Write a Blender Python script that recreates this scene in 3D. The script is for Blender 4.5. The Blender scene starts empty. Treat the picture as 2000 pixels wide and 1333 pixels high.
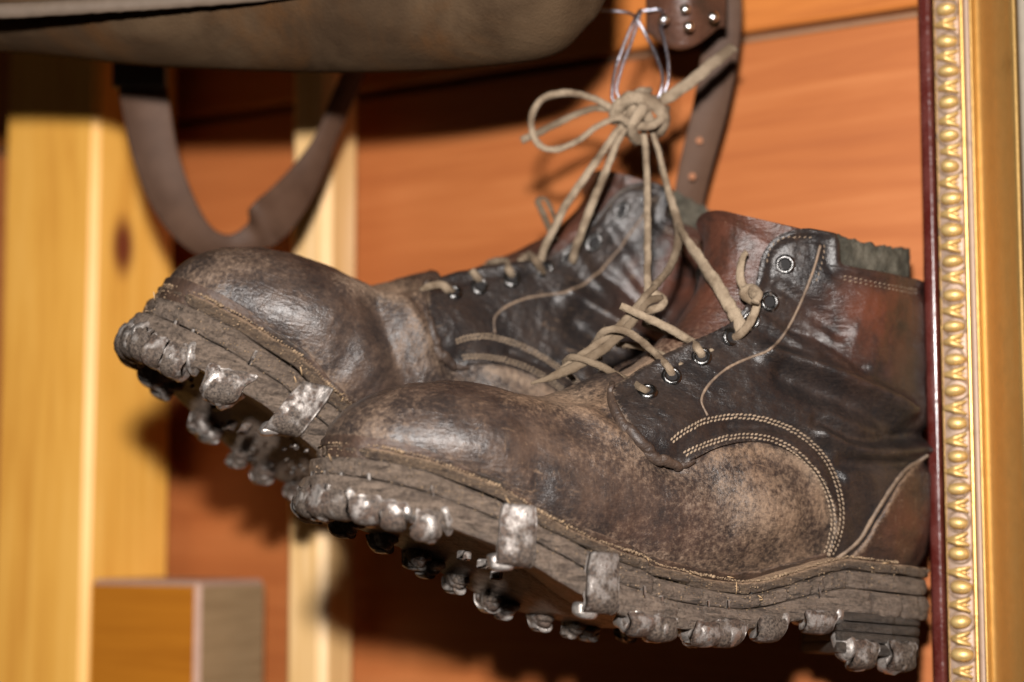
import bpy, math, random
import numpy as np
from mathutils import Vector, Matrix
from mathutils.bvhtree import BVHTree
random.seed(7); rng = np.random.default_rng(7)
SC = bpy.context.scene; COL = SC.collection
# ------------------------------------------------------------------ camera
F = 3611.0; CX, CY = 1000.0, 666.5            # focal length and centre in photograph pixels (2000 x 1333)
PITCH = math.radians(5.9); CAM = np.array([0, 0, 1.40])
CR = np.array([1, 0, 0.]); CU = np.array([0, -math.sin(PITCH), math.cos(PITCH)]); CB = np.array([0, -math.cos(PITCH), -math.sin(PITCH)])
CM = np.stack([CR, CU, CB], 1)                # camera axes: right, up, toward the viewer
cam = bpy.data.cameras.new('camera'); camo = bpy.data.objects.new('camera', cam); COL.objects.link(camo)
camo.location = CAM; camo.rotation_euler = (math.pi/2 + PITCH, 0, 0)
cam.sensor_width = 36; cam.lens = F*36/2000; cam.clip_start = .02; cam.clip_end = 50
cam.dof.use_dof = True; cam.dof.focus_distance = .775; cam.dof.aperture_fstop = 4.0
SC.camera = camo
SC.render.resolution_x, SC.render.resolution_y = 1024, 682
# ------------------------------------------------------------------ light: a flash above the lens in a dim, warm room
w = bpy.data.worlds.new('World'); SC.world = w; w.use_nodes = True
w.node_tree.nodes['Background'].inputs[0].default_value = (1, .72, .50, 1)
w.node_tree.nodes['Background'].inputs[1].default_value = .024
la = bpy.data.lights.new('flash', 'AREA'); la.shape = 'RECTANGLE'; la.size = .05; la.size_y = .035; la.energy = 19.5; la.color = (1, .945, .90)
lo = bpy.data.objects.new('flash', la); COL.objects.link(lo)
lpos = CAM + CR*(-.025) + CU*.158 - CB*.0; lo.location = lpos
tgt = CAM - CB*.95
lo.rotation_euler = Vector(tgt-lpos).to_track_quat('-Z', 'Y').to_euler()
SC.view_settings.view_transform = 'Standard'; SC.view_settings.look = 'None'; SC.view_settings.exposure = 0; SC.view_settings.gamma = 1
SC.cycles.max_bounces = 6
# ------------------------------------------------------------------ maths helpers
def ray(px, py): return np.array([(px-CX)/F, -(py-CY)/F, -1.0])
def c2w(p): return CAM + np.asarray(p, float) @ CM.T
def w2c(p): return (np.asarray(p, float)-CAM) @ CM
def P(px, py, d): return c2w(ray(px, py)*d)
def proj(p):
    c = w2c(p); return np.stack([CX+F*c[..., 0]/-c[..., 2], CY-F*c[..., 1]/-c[..., 2]], -1)
YAW = math.radians(31.7); W0 = 1.03           # the wall runs obliquely, nearer on the right
WA = np.array([math.cos(YAW), -math.sin(YAW), 0]); WN = np.array([-math.sin(YAW), -math.cos(YAW), 0]); WZ = np.array([0, 0, 1.])
WO = c2w(np.array([0, 0, -W0])); WM = np.stack([WA, -WN, WZ], 1)   # wall frame: along, into wall, up
def wl(px, py, h=0.0):                        # photograph pixel -> wall frame (along, -h, up) on the plane h metres proud of the wall
    d = CM @ ray(px, py); k = ((WO + WN*h - CAM) @ WN)/(d @ WN)
    q = (CAM + d*k - WO) @ WM
    return q
def cat(pts, n, closed=False):                # Catmull-Rom resample, even by length
    p = np.asarray(pts, float)
    q = np.vstack([p[-1], p, p[:2]]) if closed else np.vstack([2*p[0]-p[1], p, 2*p[-1]-p[-2]])
    out = []
    m = 24
    for i in range(1, len(q)-2):
        a, b, c, d = q[i-1], q[i], q[i+1], q[i+2]; t = np.linspace(0, 1, m, endpoint=False)[:, None]
        out.append(.5*((2*b)+(c-a)*t+(2*a-5*b+4*c-d)*t*t+(3*b-a-3*c+d)*t**3))
    out = np.vstack(out + [q[-2][None]])
    s = np.r_[0, np.cumsum(np.linalg.norm(np.diff(out, axis=0), axis=1))]
    u = np.linspace(0, s[-1], n)
    return np.stack([np.interp(u, s, out[:, k]) for k in range(p.shape[1])], 1)
def fbm(p, freq, seed, octv=4):               # cheap smooth noise from summed sines
    r = np.random.default_rng(seed); p = np.asarray(p, float); o = np.zeros(p.shape[:-1]); a = 1.0
    for k in range(octv):
        for j in range(3):
            d = r.normal(size=p.shape[-1]); d /= np.linalg.norm(d)
            o += a*np.sin((p @ d)*freq*(.8+.4*r.random()) + r.random()*6.28 + 1.7*np.sin((p @ r.normal(size=p.shape[-1]))*freq*.4))
        a *= .55; freq *= 1.9
    return o/4.0
def polydist(pix, pl):                        # distance of pixel points to a polyline
    d = np.full(pix.shape[:-1], 1e9)
    for a, b in zip(pl[:-1], pl[1:]):
        ab = b-a; t = np.clip(((pix-a) @ ab)/(ab @ ab+1e-9), 0, 1)
        d = np.minimum(d, np.hypot(*np.moveaxis(pix-(a+t[..., None]*ab), -1, 0)))
    return d
def inside(pix, pl):
    x, y = pix[..., 0], pix[..., 1]; c = np.zeros(x.shape, bool)
    for a, b in zip(pl, np.roll(pl, -1, 0)):
        if a[1] == b[1]: continue
        c ^= ((a[1] > y) != (b[1] > y)) & (x < (b[0]-a[0])*(y-a[1])/(b[1]-a[1])+a[0])
    return c
# ------------------------------------------------------------------ object helpers
def make(name, V, Fc, mat, parent=None, smooth=True, attrs=None, bc=None, kind=None, label=None):
    V = np.asarray(V, float).reshape(-1, 3)
    me = bpy.data.meshes.new(name); me.from_pydata(V.tolist(), [], [tuple(int(i) for i in f) for f in Fc])
    if smooth: me.polygons.foreach_set('use_smooth', np.ones(len(me.polygons), bool))
    if bc is not None:
        a = me.attributes.new('bc', 'FLOAT_VECTOR', 'POINT'); a.data.foreach_set('vector', np.asarray(bc, np.float32).ravel())
    for k, v in (attrs or {}).items():
        a = me.attributes.new(k, 'FLOAT', 'POINT'); a.data.foreach_set('value', np.asarray(v, np.float32).ravel())
    me.materials.append(mat); me.validate(); me.update()
    o = bpy.data.objects.new(name, me); COL.objects.link(o)
    if parent: o.parent = parent
    if kind: o['kind'] = kind
    if label: o['label'] = label
    return o
def inst(name, src, parent, M=None):
    o = src.copy(); o.name = name; COL.objects.link(o); o.parent = parent
    if M is not None: o.matrix_local = M
    return o
def thing(name, label, cat_, loc=(0, 0, 0), rot=None, group=None):
    o = bpy.data.objects.new(name, None); COL.objects.link(o); o.location = loc; o.empty_display_size = .02
    if rot is not None: o.rotation_euler = rot
    o['label'] = label; o['category'] = cat_
    if group: o['group'] = group
    return o
def wallthing(name, label, cat_, o=(0, 0, 0), **k):
    e = thing(name, label, cat_, WO + WM @ np.array(o), (0, 0, -YAW), **k); return e
def gridfaces(n, m, wrap=False, i0=0):
    f = []
    for i in range(n-1):
        for j in range(m if wrap else m-1):
            a, b = i*m+j, i*m+(j+1) % m
            f.append((i0+a, i0+b, i0+b+m, i0+a+m))
    return f
class MB:
    def __init__(s): s.V = []; s.F = []; s.n = 0
    def add(s, V, Fc):
        V = np.asarray(V, float).reshape(-1, 3); s.V.append(V); s.F += [tuple(i+s.n for i in f) for f in Fc]; s.n += len(V)
    def all(s): return np.vstack(s.V), s.F
def box(lo_, hi_, bev=0.0):
    lo_, hi_ = np.array(lo_, float), np.array(hi_, float); c = (lo_+hi_)/2; h = (hi_-lo_)/2
    b = min(bev, .45*h.min())
    if b <= 0:
        V = [c+h*np.array([sx, sy, sz]) for sx in (-1, 1) for sy in (-1, 1) for sz in (-1, 1)]
        return np.array(V), [(0, 1, 3, 2), (4, 6, 7, 5), (0, 4, 5, 1), (2, 3, 7, 6), (0, 2, 6, 4), (1, 5, 7, 3)]
    V = []; idx = {}
    for sx in (-1, 1):
        for sy in (-1, 1):
            for sz in (-1, 1):
                s = np.array([sx, sy, sz])
                for ax in range(3):
                    m = np.full(3, 1.0); q = h-b; q[ax] = h[ax]
                    idx[(sx, sy, sz, ax)] = len(V); V.append(c+s*q)
    Fc = []
    for ax in range(3):
        o = [k for k in range(3) if k != ax]
        for s in (-1, 1):
            r = []
            for p, q in ((-1, -1), (1, -1), (1, 1), (-1, 1)):
                k = [0, 0, 0]; k[ax] = s; k[o[0]] = p; k[o[1]] = q; r.append(idx[(*k, ax)])
            Fc.append(tuple(r))
        for p in (-1, 1):
            for q in (-1, 1):
                k1 = [0, 0, 0]; k1[o[0]] = p; k1[o[1]] = q; k2 = list(k1); k1[ax] = -1; k2[ax] = 1
                Fc.append((idx[(*k1, o[0])], idx[(*k2, o[0])], idx[(*k2, o[1])], idx[(*k1, o[1])]))
    for sx in (-1, 1):
        for sy in (-1, 1):
            for sz in (-1, 1): Fc.append(tuple(idx[(sx, sy, sz, a)] for a in range(3)))
    return np.array(V), Fc
def fixn(o):
    import bmesh
    bm = bmesh.new(); bm.from_mesh(o.data); bmesh.ops.recalc_face_normals(bm, faces=bm.faces); bm.to_mesh(o.data); bm.free(); return o
def tube(path, ra, rb=None, ns=10, twist=0.0, up=None, capend=True, noise=0.0, seed=1, taper=None):
    p = np.asarray(path, float); n = len(p); t = np.gradient(p, axis=0); t /= np.linalg.norm(t, axis=1)[:, None]+1e-12
    u = np.array(CB if up is None else up, float); U = []
    for i in range(n):
        u = u-t[i]*(u @ t[i]); l = np.linalg.norm(u)
        if l < 1e-6: u = np.cross(t[i], [.3, .5, .8]); l = np.linalg.norm(u)
        u = u/l; U.append(u)
    U = np.array(U); W = np.cross(t, U); rb = ra if rb is None else rb
    ph = np.linspace(0, 2*np.pi, ns, endpoint=False)
    tw = np.linspace(0, twist, n)[:, None]
    tp = np.ones(n) if taper is None else np.asarray(taper)
    ca, sa = np.cos(ph)[None]*ra, np.sin(ph)[None]*rb        # ra across, rb toward up
    x = ca*np.cos(tw)-sa*np.sin(tw); y = ca*np.sin(tw)+sa*np.cos(tw)
    k = tp[:, None]
    V = p[:, None]+W[:, None]*(x*k)[..., None]+U[:, None]*(y*k)[..., None]
    if noise: V = V + (V-p[:, None])*(fbm(V*1.0, 900, seed, 3)*noise/1.0)[..., None]
    V = V.reshape(-1, 3); Fc = gridfaces(n, ns, True)
    if capend: Fc += [tuple(range(ns))[::-1], tuple(range((n-1)*ns, n*ns))]
    return V, Fc
def ball(c, A, nu=12, nv=8, pw=1.0):           # superellipsoid with axis matrix A (columns scaled)
    V = []
    for i in range(nv+1):
        th = math.pi*i/nv
        for j in range(nu):
            a = 2*math.pi*j/nu
            q = np.array([math.sin(th)*math.cos(a), math.sin(th)*math.sin(a), math.cos(th)]); q = np.sign(q)*np.abs(q)**pw; V.append(q)
    V = np.asarray(c)+np.array(V) @ np.asarray(A).T
    return V, gridfaces(nv+1, nu, True)
# ------------------------------------------------------------------ materials
class NT:
    def __init__(s, name):
        s.m = bpy.data.materials.new(name); s.m.use_nodes = True; s.t = s.m.node_tree; s.b = s.t.nodes['Principled BSDF']
    def n(s, ty, **kw):
        x = s.t.nodes.new(ty)
        for k, v in kw.items():
            if k.startswith('i_'): x.inputs[k[2:].replace('_', ' ')].default_value = v
            else: setattr(x, k, v)
        return x
    def l(s, a, b): s.t.links.new(a, b)
    def coord(s, sc=(1, 1, 1), attr=None, loc=(0, 0, 0)):
        src = s.n('ShaderNodeAttribute', attribute_name=attr).outputs['Vector'] if attr else s.n('ShaderNodeTexCoord').outputs['Object']
        mp = s.n('ShaderNodeMapping'); mp.inputs['Scale'].default_value = sc; mp.inputs['Location'].default_value = loc; s.l(src, mp.inputs[0]); return mp.outputs[0]
    def noise(s, co, scale, detail=6, rough=.6, dist=0):
        x = s.n('ShaderNodeTexNoise'); x.inputs['Scale'].default_value = scale; x.inputs['Detail'].default_value = detail; x.inputs['Roughness'].default_value = rough; x.inputs['Distortion'].default_value = dist
        s.l(co, x.inputs['Vector']); return x.outputs['Fac']
    def ramp(s, fac, stops):
        r = s.n('ShaderNodeValToRGB'); e = r.color_ramp.elements
        while len(e) < len(stops): e.new(.5)
        for k, (p, c) in enumerate(stops): e[k].position = p; e[k].color = (*c, 1) if len(c) == 3 else c
        s.l(fac, r.inputs[0]); return r.outputs[0]
    def step(s, fac, a, b): 
        r = s.n('ShaderNodeMapRange'); r.inputs[1].default_value = a; r.inputs[2].default_value = b; r.interpolation_type = 'SMOOTHSTEP'; s.l(fac, r.inputs[0]); return r.outputs[0]
    def math(s, op, a, b=0.0, c=None):
        x = s.n('ShaderNodeMath', operation=op)
        for k, v in enumerate((a, b) if c is None else (a, b, c)):
            if isinstance(v, (int, float)): x.inputs[k].default_value = v
            else: s.l(v, x.inputs[k])
        return x.outputs[0]
    def mix(s, f, a, b, ty='MIX'):
        x = s.n('ShaderNodeMix', data_type='RGBA', blend_type=ty)
        for k, v in ((0, f), (6, a), (7, b)):
            if isinstance(v, (int, float)): x.inputs[k].default_value = v
            elif isinstance(v, tuple): x.inputs[k].default_value = (*v, 1)
            else: s.l(v, x.inputs[k])
        return x.outputs[2]
    def attr(s, nm): return s.n('ShaderNodeAttribute', attribute_name=nm).outputs['Fac']
    def bump(s, h, st=.3, d=.001, prev=None):
        b = s.n('ShaderNodeBump'); b.inputs['Strength'].default_value = st; b.inputs['Distance'].default_value = d; s.l(h, b.inputs['Height'])
        if prev is not None: s.l(prev, b.inputs['Normal'])
        return b.outputs[0]
    def fin(s, col, rough, nrm=None, metal=0.0, spec=.5):
        for k, v in (('Base Color', col), ('Roughness', rough), ('Normal', nrm), ('Metallic', metal), ('Specular IOR Level', spec)):
            if v is None: continue
            if isinstance(v, (int, float)): s.b.inputs[k].default_value = v
            elif isinstance(v, tuple): s.b.inputs[k].default_value = (*v, 1)
            else: s.l(v, s.b.inputs[k])
        return s.m
DUST = (.29, .205, .140)
def leather(name, dark, mid, dustamt=0.0, gloss=.36, red=(.088, .026, .013), seed=0.0, spk=.55):
    t = NT(name); co = t.coord(attr='bc', loc=(seed, seed, 0))
    n1 = t.noise(co, 55, 5, .62); n2 = t.noise(co, 480, 6, .74); n3 = t.noise(co, 14, 3, .5); n4 = t.noise(co, 1300, 3, .6)
    base = t.mix(t.step(t.math('ADD', t.math('MULTIPLY', n1, .55), t.math('MULTIPLY', n2, .45)), .38, .64), dark, mid)
    base = t.mix(t.math('MULTIPLY', t.attr('red'), t.step(n1, .3, .62)), base, red)
    sc1 = t.noise(t.coord((110, 1500, 420), 'bc'), 1.0, 3, .6, .5); sc2 = t.noise(t.coord((1300, 420, 130), 'bc', (3, 1, 2)), 1.0, 3, .6, .6)
    scr = t.math('MULTIPLY', t.math('MAXIMUM', t.step(sc1, .63, .72), t.step(sc2, .64, .73)), t.step(n3, .42, .62))
    base = t.mix(t.math('MULTIPLY', scr, .7), base, (.16, .105, .068))
    d = t.math('ADD', t.math('MULTIPLY', t.attr('dust'), .95), t.math('ADD', t.math('MULTIPLY', n1, .46), t.math('MULTIPLY', n2, 1.14)))
    d = t.step(d, .98-dustamt, 1.58-dustamt)
    speck = t.math('MULTIPLY', t.step(n2, .60, .70), t.step(n1, .42, .62))
    d = t.math('MAXIMUM', d, t.math('MULTIPLY', speck, spk)); n5 = t.noise(co, 1700, 2, .6)
    d = t.math('ADD', d, t.math('MULTIPLY', t.math('SUBTRACT', n5, .5), t.math('ADD', .25, t.math('MULTIPLY', d, .9)))); d = t.math('MAXIMUM', d, 0.0)
    dc = t.mix(t.step(n3, .35, .65), DUST, (.25, .155, .090))
    col = t.mix(t.math('MULTIPLY', d, .72), base, dc)
    ro = t.math('ADD', t.math('MULTIPLY', d, .40), t.math('ADD', gloss-.08, t.math('MULTIPLY', n1, .22)))
    v = t.n('ShaderNodeTexVoronoi', feature='DISTANCE_TO_EDGE'); v.inputs['Scale'].default_value = 520; t.l(co, v.inputs['Vector'])
    h = t.math('ADD', t.math('MULTIPLY', t.math('MINIMUM', v.outputs['Distance'], .22), 1.2), t.math('ADD', t.math('MULTIPLY', n2, 1.3), t.math('ADD', t.math('MULTIPLY', n4, .6), t.math('MULTIPLY', d, .5))))
    wr = t.noise(t.coord((90, 90, 330), 'bc'), 1.0, 4, .6, 1.2)
    b = t.bump(wr, .35, .0016); b = t.bump(h, .42, .00042, b)
    return t.fin(col, ro, b, 0.0, .5)
def soleleather(name, a, b_, dust, seed=0):
    t = NT(name); co = t.coord(attr='bc', loc=(seed, 0, 0)); st = t.coord((70, 160, 420), 'bc')
    n1 = t.noise(co, 70, 6, .65); n2 = t.noise(st, 1.0, 6, .7, .5); n3 = t.noise(co, 700, 6, .78); n4 = t.noise(t.coord((45, 300, 420), 'bc', (1, 2, 3)), 1.0, 6, .75, .3)
    col = t.mix(t.step(t.math('ADD', t.math('MULTIPLY', n2, .5), t.math('MULTIPLY', n3, .5)), .36, .64), a, b_)
    col = t.mix(t.math('MULTIPLY', t.step(n4, .38, .52), -1.0) if False else t.step(n4, .45, .34), col, (.022, .016, .012))
    d = t.step(t.math('ADD', t.math('MULTIPLY', t.attr('dust'), .9), t.math('ADD', t.math('MULTIPLY', n1, .6), t.math('MULTIPLY', n3, .7))), 1.02-dust, 1.45-dust)
    col = t.mix(t.math('MULTIPLY', d, .9), col, t.mix(n1, (.33, .225, .145), (.27, .17, .10)))
    h = t.math('ADD', t.math('MULTIPLY', n2, .8), t.math('ADD', t.math('MULTIPLY', n3, 1.1), t.math('MULTIPLY', n4, 1.8)))
    return t.fin(col, t.math('ADD', .46, t.math('MULTIPLY', d, .35)), t.bump(h, .85, .0014), 0, .4)
def metal(name, c1, c2, ro, rust=.5, sc=300, metalness=1.0, rc=(.06, .043, .033)):
    t = NT(name); co = t.coord(); n1 = t.noise(co, sc, 5, .65); n2 = t.noise(co, sc*5, 4, .6); n3 = t.noise(co, sc*.35, 3, .5)
    r = t.step(t.math('ADD', t.math('MULTIPLY', n1, .7), t.math('MULTIPLY', n3, .3)), .62-.16*rust, .70-.16*rust)
    col = t.mix(r, t.mix(n2, c1, c2), t.mix(n2, rc, tuple(k*1.9 for k in rc)))
    return t.fin(col, t.math('ADD', t.math('MULTIPLY', r, .25), t.math('ADD', ro-.1, t.math('MULTIPLY', n2, .2))), t.bump(t.math('ADD', n1, t.math('MULTIPLY', n2, .35)), .45, .0009), t.math('MULTIPLY', t.math('SUBTRACT', 1.0, t.math('MULTIPLY', r, .85)), metalness), .4)
def wood(name, stops, sc=(3, 60, 60), ro=.5, seed=0, knots=None, bump=.25, spec=.4):
    t = NT(name); co = t.coord(sc, None, (seed, seed*1.3, 0)); n = t.noise(co, 1.0, 6, .6, 1.2); n2 = t.noise(t.coord(tuple(4*k for k in sc), None, (seed, 0, 1)), 1.0, 4, .6)
    big = t.noise(t.coord(), 7, 3, .5)
    f = t.math('ADD', t.math('MULTIPLY', n, .7), t.math('MULTIPLY', n2, .2)); f = t.math('ADD', f, t.math('MULTIPLY', t.math('SUBTRACT', big, .5), .35))
    col = t.ramp(f, stops)
    for (kp, kr, kc) in (knots or []):
        v = t.n('ShaderNodeVectorMath', operation='DISTANCE'); mp = t.coord((1, 1, .55)); t.l(mp, v.inputs[0]); v.inputs[1].default_value = (kp[0], kp[1], kp[2]*.55)
        dd = t.math('ADD', v.outputs['Value'], t.math('MULTIPLY', t.math('SUBTRACT', n, .5), kr*.5))
        col = t.mix(t.step(dd, kr*1.6, kr*.35), col, kc)
    return t.fin(col, ro, t.bump(f, bump, .002), 0, spec)
M = {}
M['vamp'] = leather('vamp_leather', (.020, .0155, .0145), (.070, .046, .034), .15, .33)
M['quarter'] = leather('quarter_leather', (.010, .0088, .0092), (.027, .0195, .0165), -.03, .32, seed=.37, spk=.30)
M['counter'] = leather('counter_leather', (.016, .011, .0095), (.045, .024, .016), -.05, .38, seed=.71)
M['tongue'] = leather('tongue_leather', (.022, .011, .008), (.055, .022, .014), -.08, .40, seed=.11)
M['binding'] = leather('binding_leather', (.022, .014, .011), (.06, .038, .026), -.12, .5, seed=.9)
M['rand'] = leather('rand_leather', (.018, .013, .010), (.05, .030, .020), .0, .5, seed=.6)
M['welt'] = soleleather('welt_leather', (.034, .023, .017), (.12, .082, .053), .16, 0)
M['midsole'] = soleleather('midsole_leather', (.046, .033, .025), (.175, .130, .098), .05, 1)
M['outsole'] = soleleather('outsole_leather', (.048, .035, .027), (.190, .142, .108), .05, 2)
M['heel'] = soleleather('heel_leather', (.022, .017, .014), (.062, .047, .036), -.04, 3)
def forged(name='forged_steel', lo=.50):
    t = NT(name); co = t.coord(); n1 = t.noise(co, 190, 5, .65); n2 = t.noise(co, 900, 4, .65); n3 = t.noise(co, 60, 3, .5)
    pt_ = t.n('ShaderNodeNewGeometry').outputs['Pointiness']
    w_ = t.step(t.math('ADD', pt_, t.math('ADD', t.math('MULTIPLY', t.math('SUBTRACT', n1, .5), .30), t.math('MULTIPLY', t.math('SUBTRACT', n3, .5), .22))), lo, lo+.10)
    rust = t.mix(t.step(n2, .35, .65), (.022, .016, .013), t.mix(t.step(n3, .4, .6), (.095, .073, .057), (.070, .042, .029)))
    col = t.mix(w_, rust, t.mix(n2, (.48, .44, .41), (.27, .245, .225)))
    return t.fin(col, t.math('SUBTRACT', t.math('ADD', .62, t.math('MULTIPLY', n2, .2)), t.math('MULTIPLY', w_, .28)), t.bump(t.math('ADD', n1, t.math('MULTIPLY', n2, .5)), .6, .0010), t.math('MULTIPLY', w_, .9), .3)
M['steel'] = forged('forged_steel', .470); M['plate'] = forged('plate_steel', .462)
M['eyelet'] = metal('eyelet_metal', (.16, .155, .15), (.07, .07, .07), .30, .2)
M['wire'] = metal('galvanised_wire', (.50, .50, .56), (.32, .32, .38), .30, .05)
M['stud'] = metal('bright_stud', (.8, .78, .74), (.6, .58, .55), .16, .0)
def lace_mat():
    t = NT('lace_cord'); co = t.coord(); n1 = t.noise(co, 90, 4, .6); n2 = t.noise(co, 1500, 4, .7); n3 = t.noise(co, 500, 3, .6)
    col = t.mix(t.step(n1, .38, .66), (.32, .25, .178), (.13, .093, .063)); col = t.mix(t.attr('dust'), col, (.045, .028, .017)); col = t.mix(t.math('MULTIPLY', n2, .45), col, (.13, .09, .05))
    return t.fin(col, .9, t.bump(t.math('ADD', n2, n3), .8, .0008), 0, .2)
M['lace'] = lace_mat()
def thread_mat():
    t = NT('dusty_thread'); n = t.noise(t.coord(), 200, 4, .6); return t.fin(t.mix(t.step(n, .3, .7), (.27, .20, .14), (.15, .11, .075)), .9, None, 0, .2)
M['thread'] = thread_mat(); t_ = NT('dry_dirt'); n_ = t_.noise(t_.coord(), 300, 4); M['dirt'] = t_.fin(t_.mix(t_.step(n_, .3, .7), (.27, .19, .12), (.15, .105, .068)), .95, None, 0, .1)
def flat(name, c, ro=.6, sp=.4, me=0.0): 
    t = NT(name); n = t.noise(t.coord(), 150, 4, .6); return t.fin(t.mix(n, tuple(k*.8 for k in c), tuple(k*1.2 for k in c)), ro, t.bump(n, .15, .001), me, sp)
M['straw'] = flat('straw', (.36, .24, .13), .8)
M['hole'] = flat('hole_dark', (.006, .005, .005), .8)
def felt_mat():
    t = NT('felt'); co = t.coord(); n = t.noise(co, 130, 6, .7); n2 = t.noise(co, 1200, 4, .7)
    return t.fin(t.mix(t.step(n, .35, .65), (.060, .055, .042), (.145, .130, .10)), .95, t.bump(t.math('ADD', n, n2), .9, .0025), 0, .1)
M['felt'] = felt_mat()
# ------------------------------------------------------------------ THE BOOT, in its own frame: x heel to toe, y to the side in view, z up
class Pose:
    def __init__(s, ex, ez, O):
        ex = np.array(ex, float); ex /= np.linalg.norm(ex); ez = np.array(ez, float); ez -= ex*(ez @ ex); ez /= np.linalg.norm(ez)
        s.M = np.stack([ex, np.cross(ez, ex), ez], 1); s.O = np.array(O, float); s.lm = None
    def w(s, p):
        p = np.asarray(p, float); c = s.O + p @ s.M.T
        if s.lm is not None: c = c + s.warp(p)
        return c2w(c)
    def setwarp(s, L, sig=.06, lam=.02):      # each boot is bent a little by wear: smooth offsets in its own frame
        X = np.array([a for a, _ in L]); c = s.O + X @ s.M.T; t = np.array([b for _, b in L], float)
        px = np.stack([CX+F*c[:, 0]/-c[:, 2], CY-F*c[:, 1]/-c[:, 2]], 1)
        D = np.c_[(t-px)*(-c[:, 2:3])/F*[1, -1], np.zeros(len(L))]
        K = np.exp(-((X[:, None]-X[None])**2).sum(-1)/(2*sig*sig))
        s.lm = (X, np.linalg.solve(K+lam*np.eye(len(X)), D), sig)
    def warp(s, p):
        X, Wt, sig = s.lm; sh = p.shape; p = p.reshape(-1, 3); o = np.zeros_like(p)
        for x, wt in zip(X, Wt): o += np.exp(-((p-x)**2).sum(-1)/(2*sig*sig))[:, None]*wt
        return o.reshape(sh)
    def hit_y(s, px, py, yf):
        y = yf if not callable(yf) else .04; o = (0-s.O) @ s.M; d = s.M.T @ ray(px, py)
        for _ in range(40):
            p = o+(y-o[1])/d[1]*d
            if not callable(yf): break
            y = .5*y+.5*yf(p[0])
        return p
NEAR = Pose((-.898, .126, .42), (.062, .981, -.162), ray(1815, 1100)*.87)
FAR = Pose((-.87814097, .30455264, .3689392), (.24501835, .94867995, -.19993088), (.09796269, -.09178902, -.93830826))
# rings: front/top point (x,z), back/bottom point (x,z), half width, roundness, skew
RG = np.array([
 (.3035,.0240,.3035,.0160,.003,.60,.75),(.3012,.0325,.3005,.0120,.013,.62,.78),(.2962,.0395,.2955,.0110,.0215,.62,.80),(.2862,.0470,.2855,.0110,.0300,.64,.80),
 (.2720,.0530,.2700,.0080,.0375,.66,.80),(.2580,.0558,.2530,.0040,.0420,.68,.80),(.2410,.0560,.2350,-.004,.0445,.70,.80),(.2220,.0545,.2150,-.012,.0450,.72,.80),
 (.2070,.0565,.1950,-.018,.0438,.74,.80),(.1900,.0645,.1700,-.024,.0410,.76,.82),(.1700,.0760,.1400,-.027,.0385,.78,.84),(.1520,.0920,.1050,-.024,.0365,.78,.88),
 (.1390,.1080,.0600,-.016,.0355,.78,.92),(.1330,.1220,.0280,-.012,.0350,.76,.96),(.1315,.1320,.0130,.010,.0345,.76,1.0),(.1315,.1400,.0140,.060,.0345,.78,1.0),
 (.1320,.1450,.0175,.105,.0355,.80,1.0),(.1330,.1480,.0205,.1465,.0365,.82,1.0)])
def pchip_like(tab, n):
    k = np.arange(len(tab)); out = cat(tab*np.array([1, 1, 1, 1, 1, .02, .02]), n); out[:, 5:] /= .02; return out
NT_, NV = 300, 320
RS = pchip_like(RG, NT_); RS[:, 4] = np.maximum(RS[:, 4], .001)
vv = np.linspace(-np.pi, np.pi, NV, endpoint=False)
def upper():
    q = ((1-np.cos(vv))/2)[None, :]**RS[:, 6:7]; s = np.sin(vv)[None, :]; y = RS[:, 4:5]*np.sign(s)*np.abs(s)**RS[:, 5:6]
    x = RS[:, 0:1]+(RS[:, 2:3]-RS[:, 0:1])*q; z = RS[:, 1:2]+(RS[:, 3:4]-RS[:, 1:2])*q
    return np.stack([x, y, z], -1)
def gnorm(G):
    du = np.gradient(G, axis=0); dv = (np.roll(G, -1, 1)-np.roll(G, 1, 1))
    n = np.cross(du, dv); n /= np.linalg.norm(n, axis=-1)[..., None]+1e-12
    c = G.mean(1, keepdims=True); s = np.sign(((G-c)*n).sum(-1).mean()); return n*s
G0 = upper(); G0[..., 2] -= .0085*np.abs(np.sin(vv))[None]**1.3*np.clip((np.arange(NT_)-215)/70, 0, 1)[:, None]
def nearpix(G):                               # pixel of each point, the hidden half taking its mirror point's
    A = G.copy(); A[..., 1] = np.abs(A[..., 1]); return proj(NEAR.w(A))
PIX = nearpix(G0); N0 = gnorm(G0)
def A_(*p): return np.array(p, float)
def ridge(pts, wd, n=60): d = polydist(PIX, cat(A_(*pts), n)); return np.exp(-(d/wd)**2)
def blob(cx, cy, r, ry=None): return np.exp(-(((PIX[..., 0]-cx)/r)**2+((PIX[..., 1]-cy)/(ry or r))**2))
side = np.clip(np.abs(np.sin(vv))[None]*3, 0, 1)
dispB = (.0026*ridge([(1000,790),(1100,797),(1200,840),(1290,882)], 22) - .0048*blob(1110, 765, 75, 26) + .0062*blob(1490, 995, 118, 88) - .0020*ridge([(1180,800),(1250,860),(1320,915)], 16)
         + .0014*blob(960, 860, 120, 60) - .0018*ridge([(1060,900),(1150,960),(1230,1030)], 60) - .0010*ridge([(1000,785),(1040,860),(1060,960)], 26)
         - .0022*ridge([(1300,905),(1370,930),(1420,1000)], 40))*side
dispB = dispB + .0009*fbm(G0, 95, 3) + .00022*fbm(G0, 420, 4)
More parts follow.
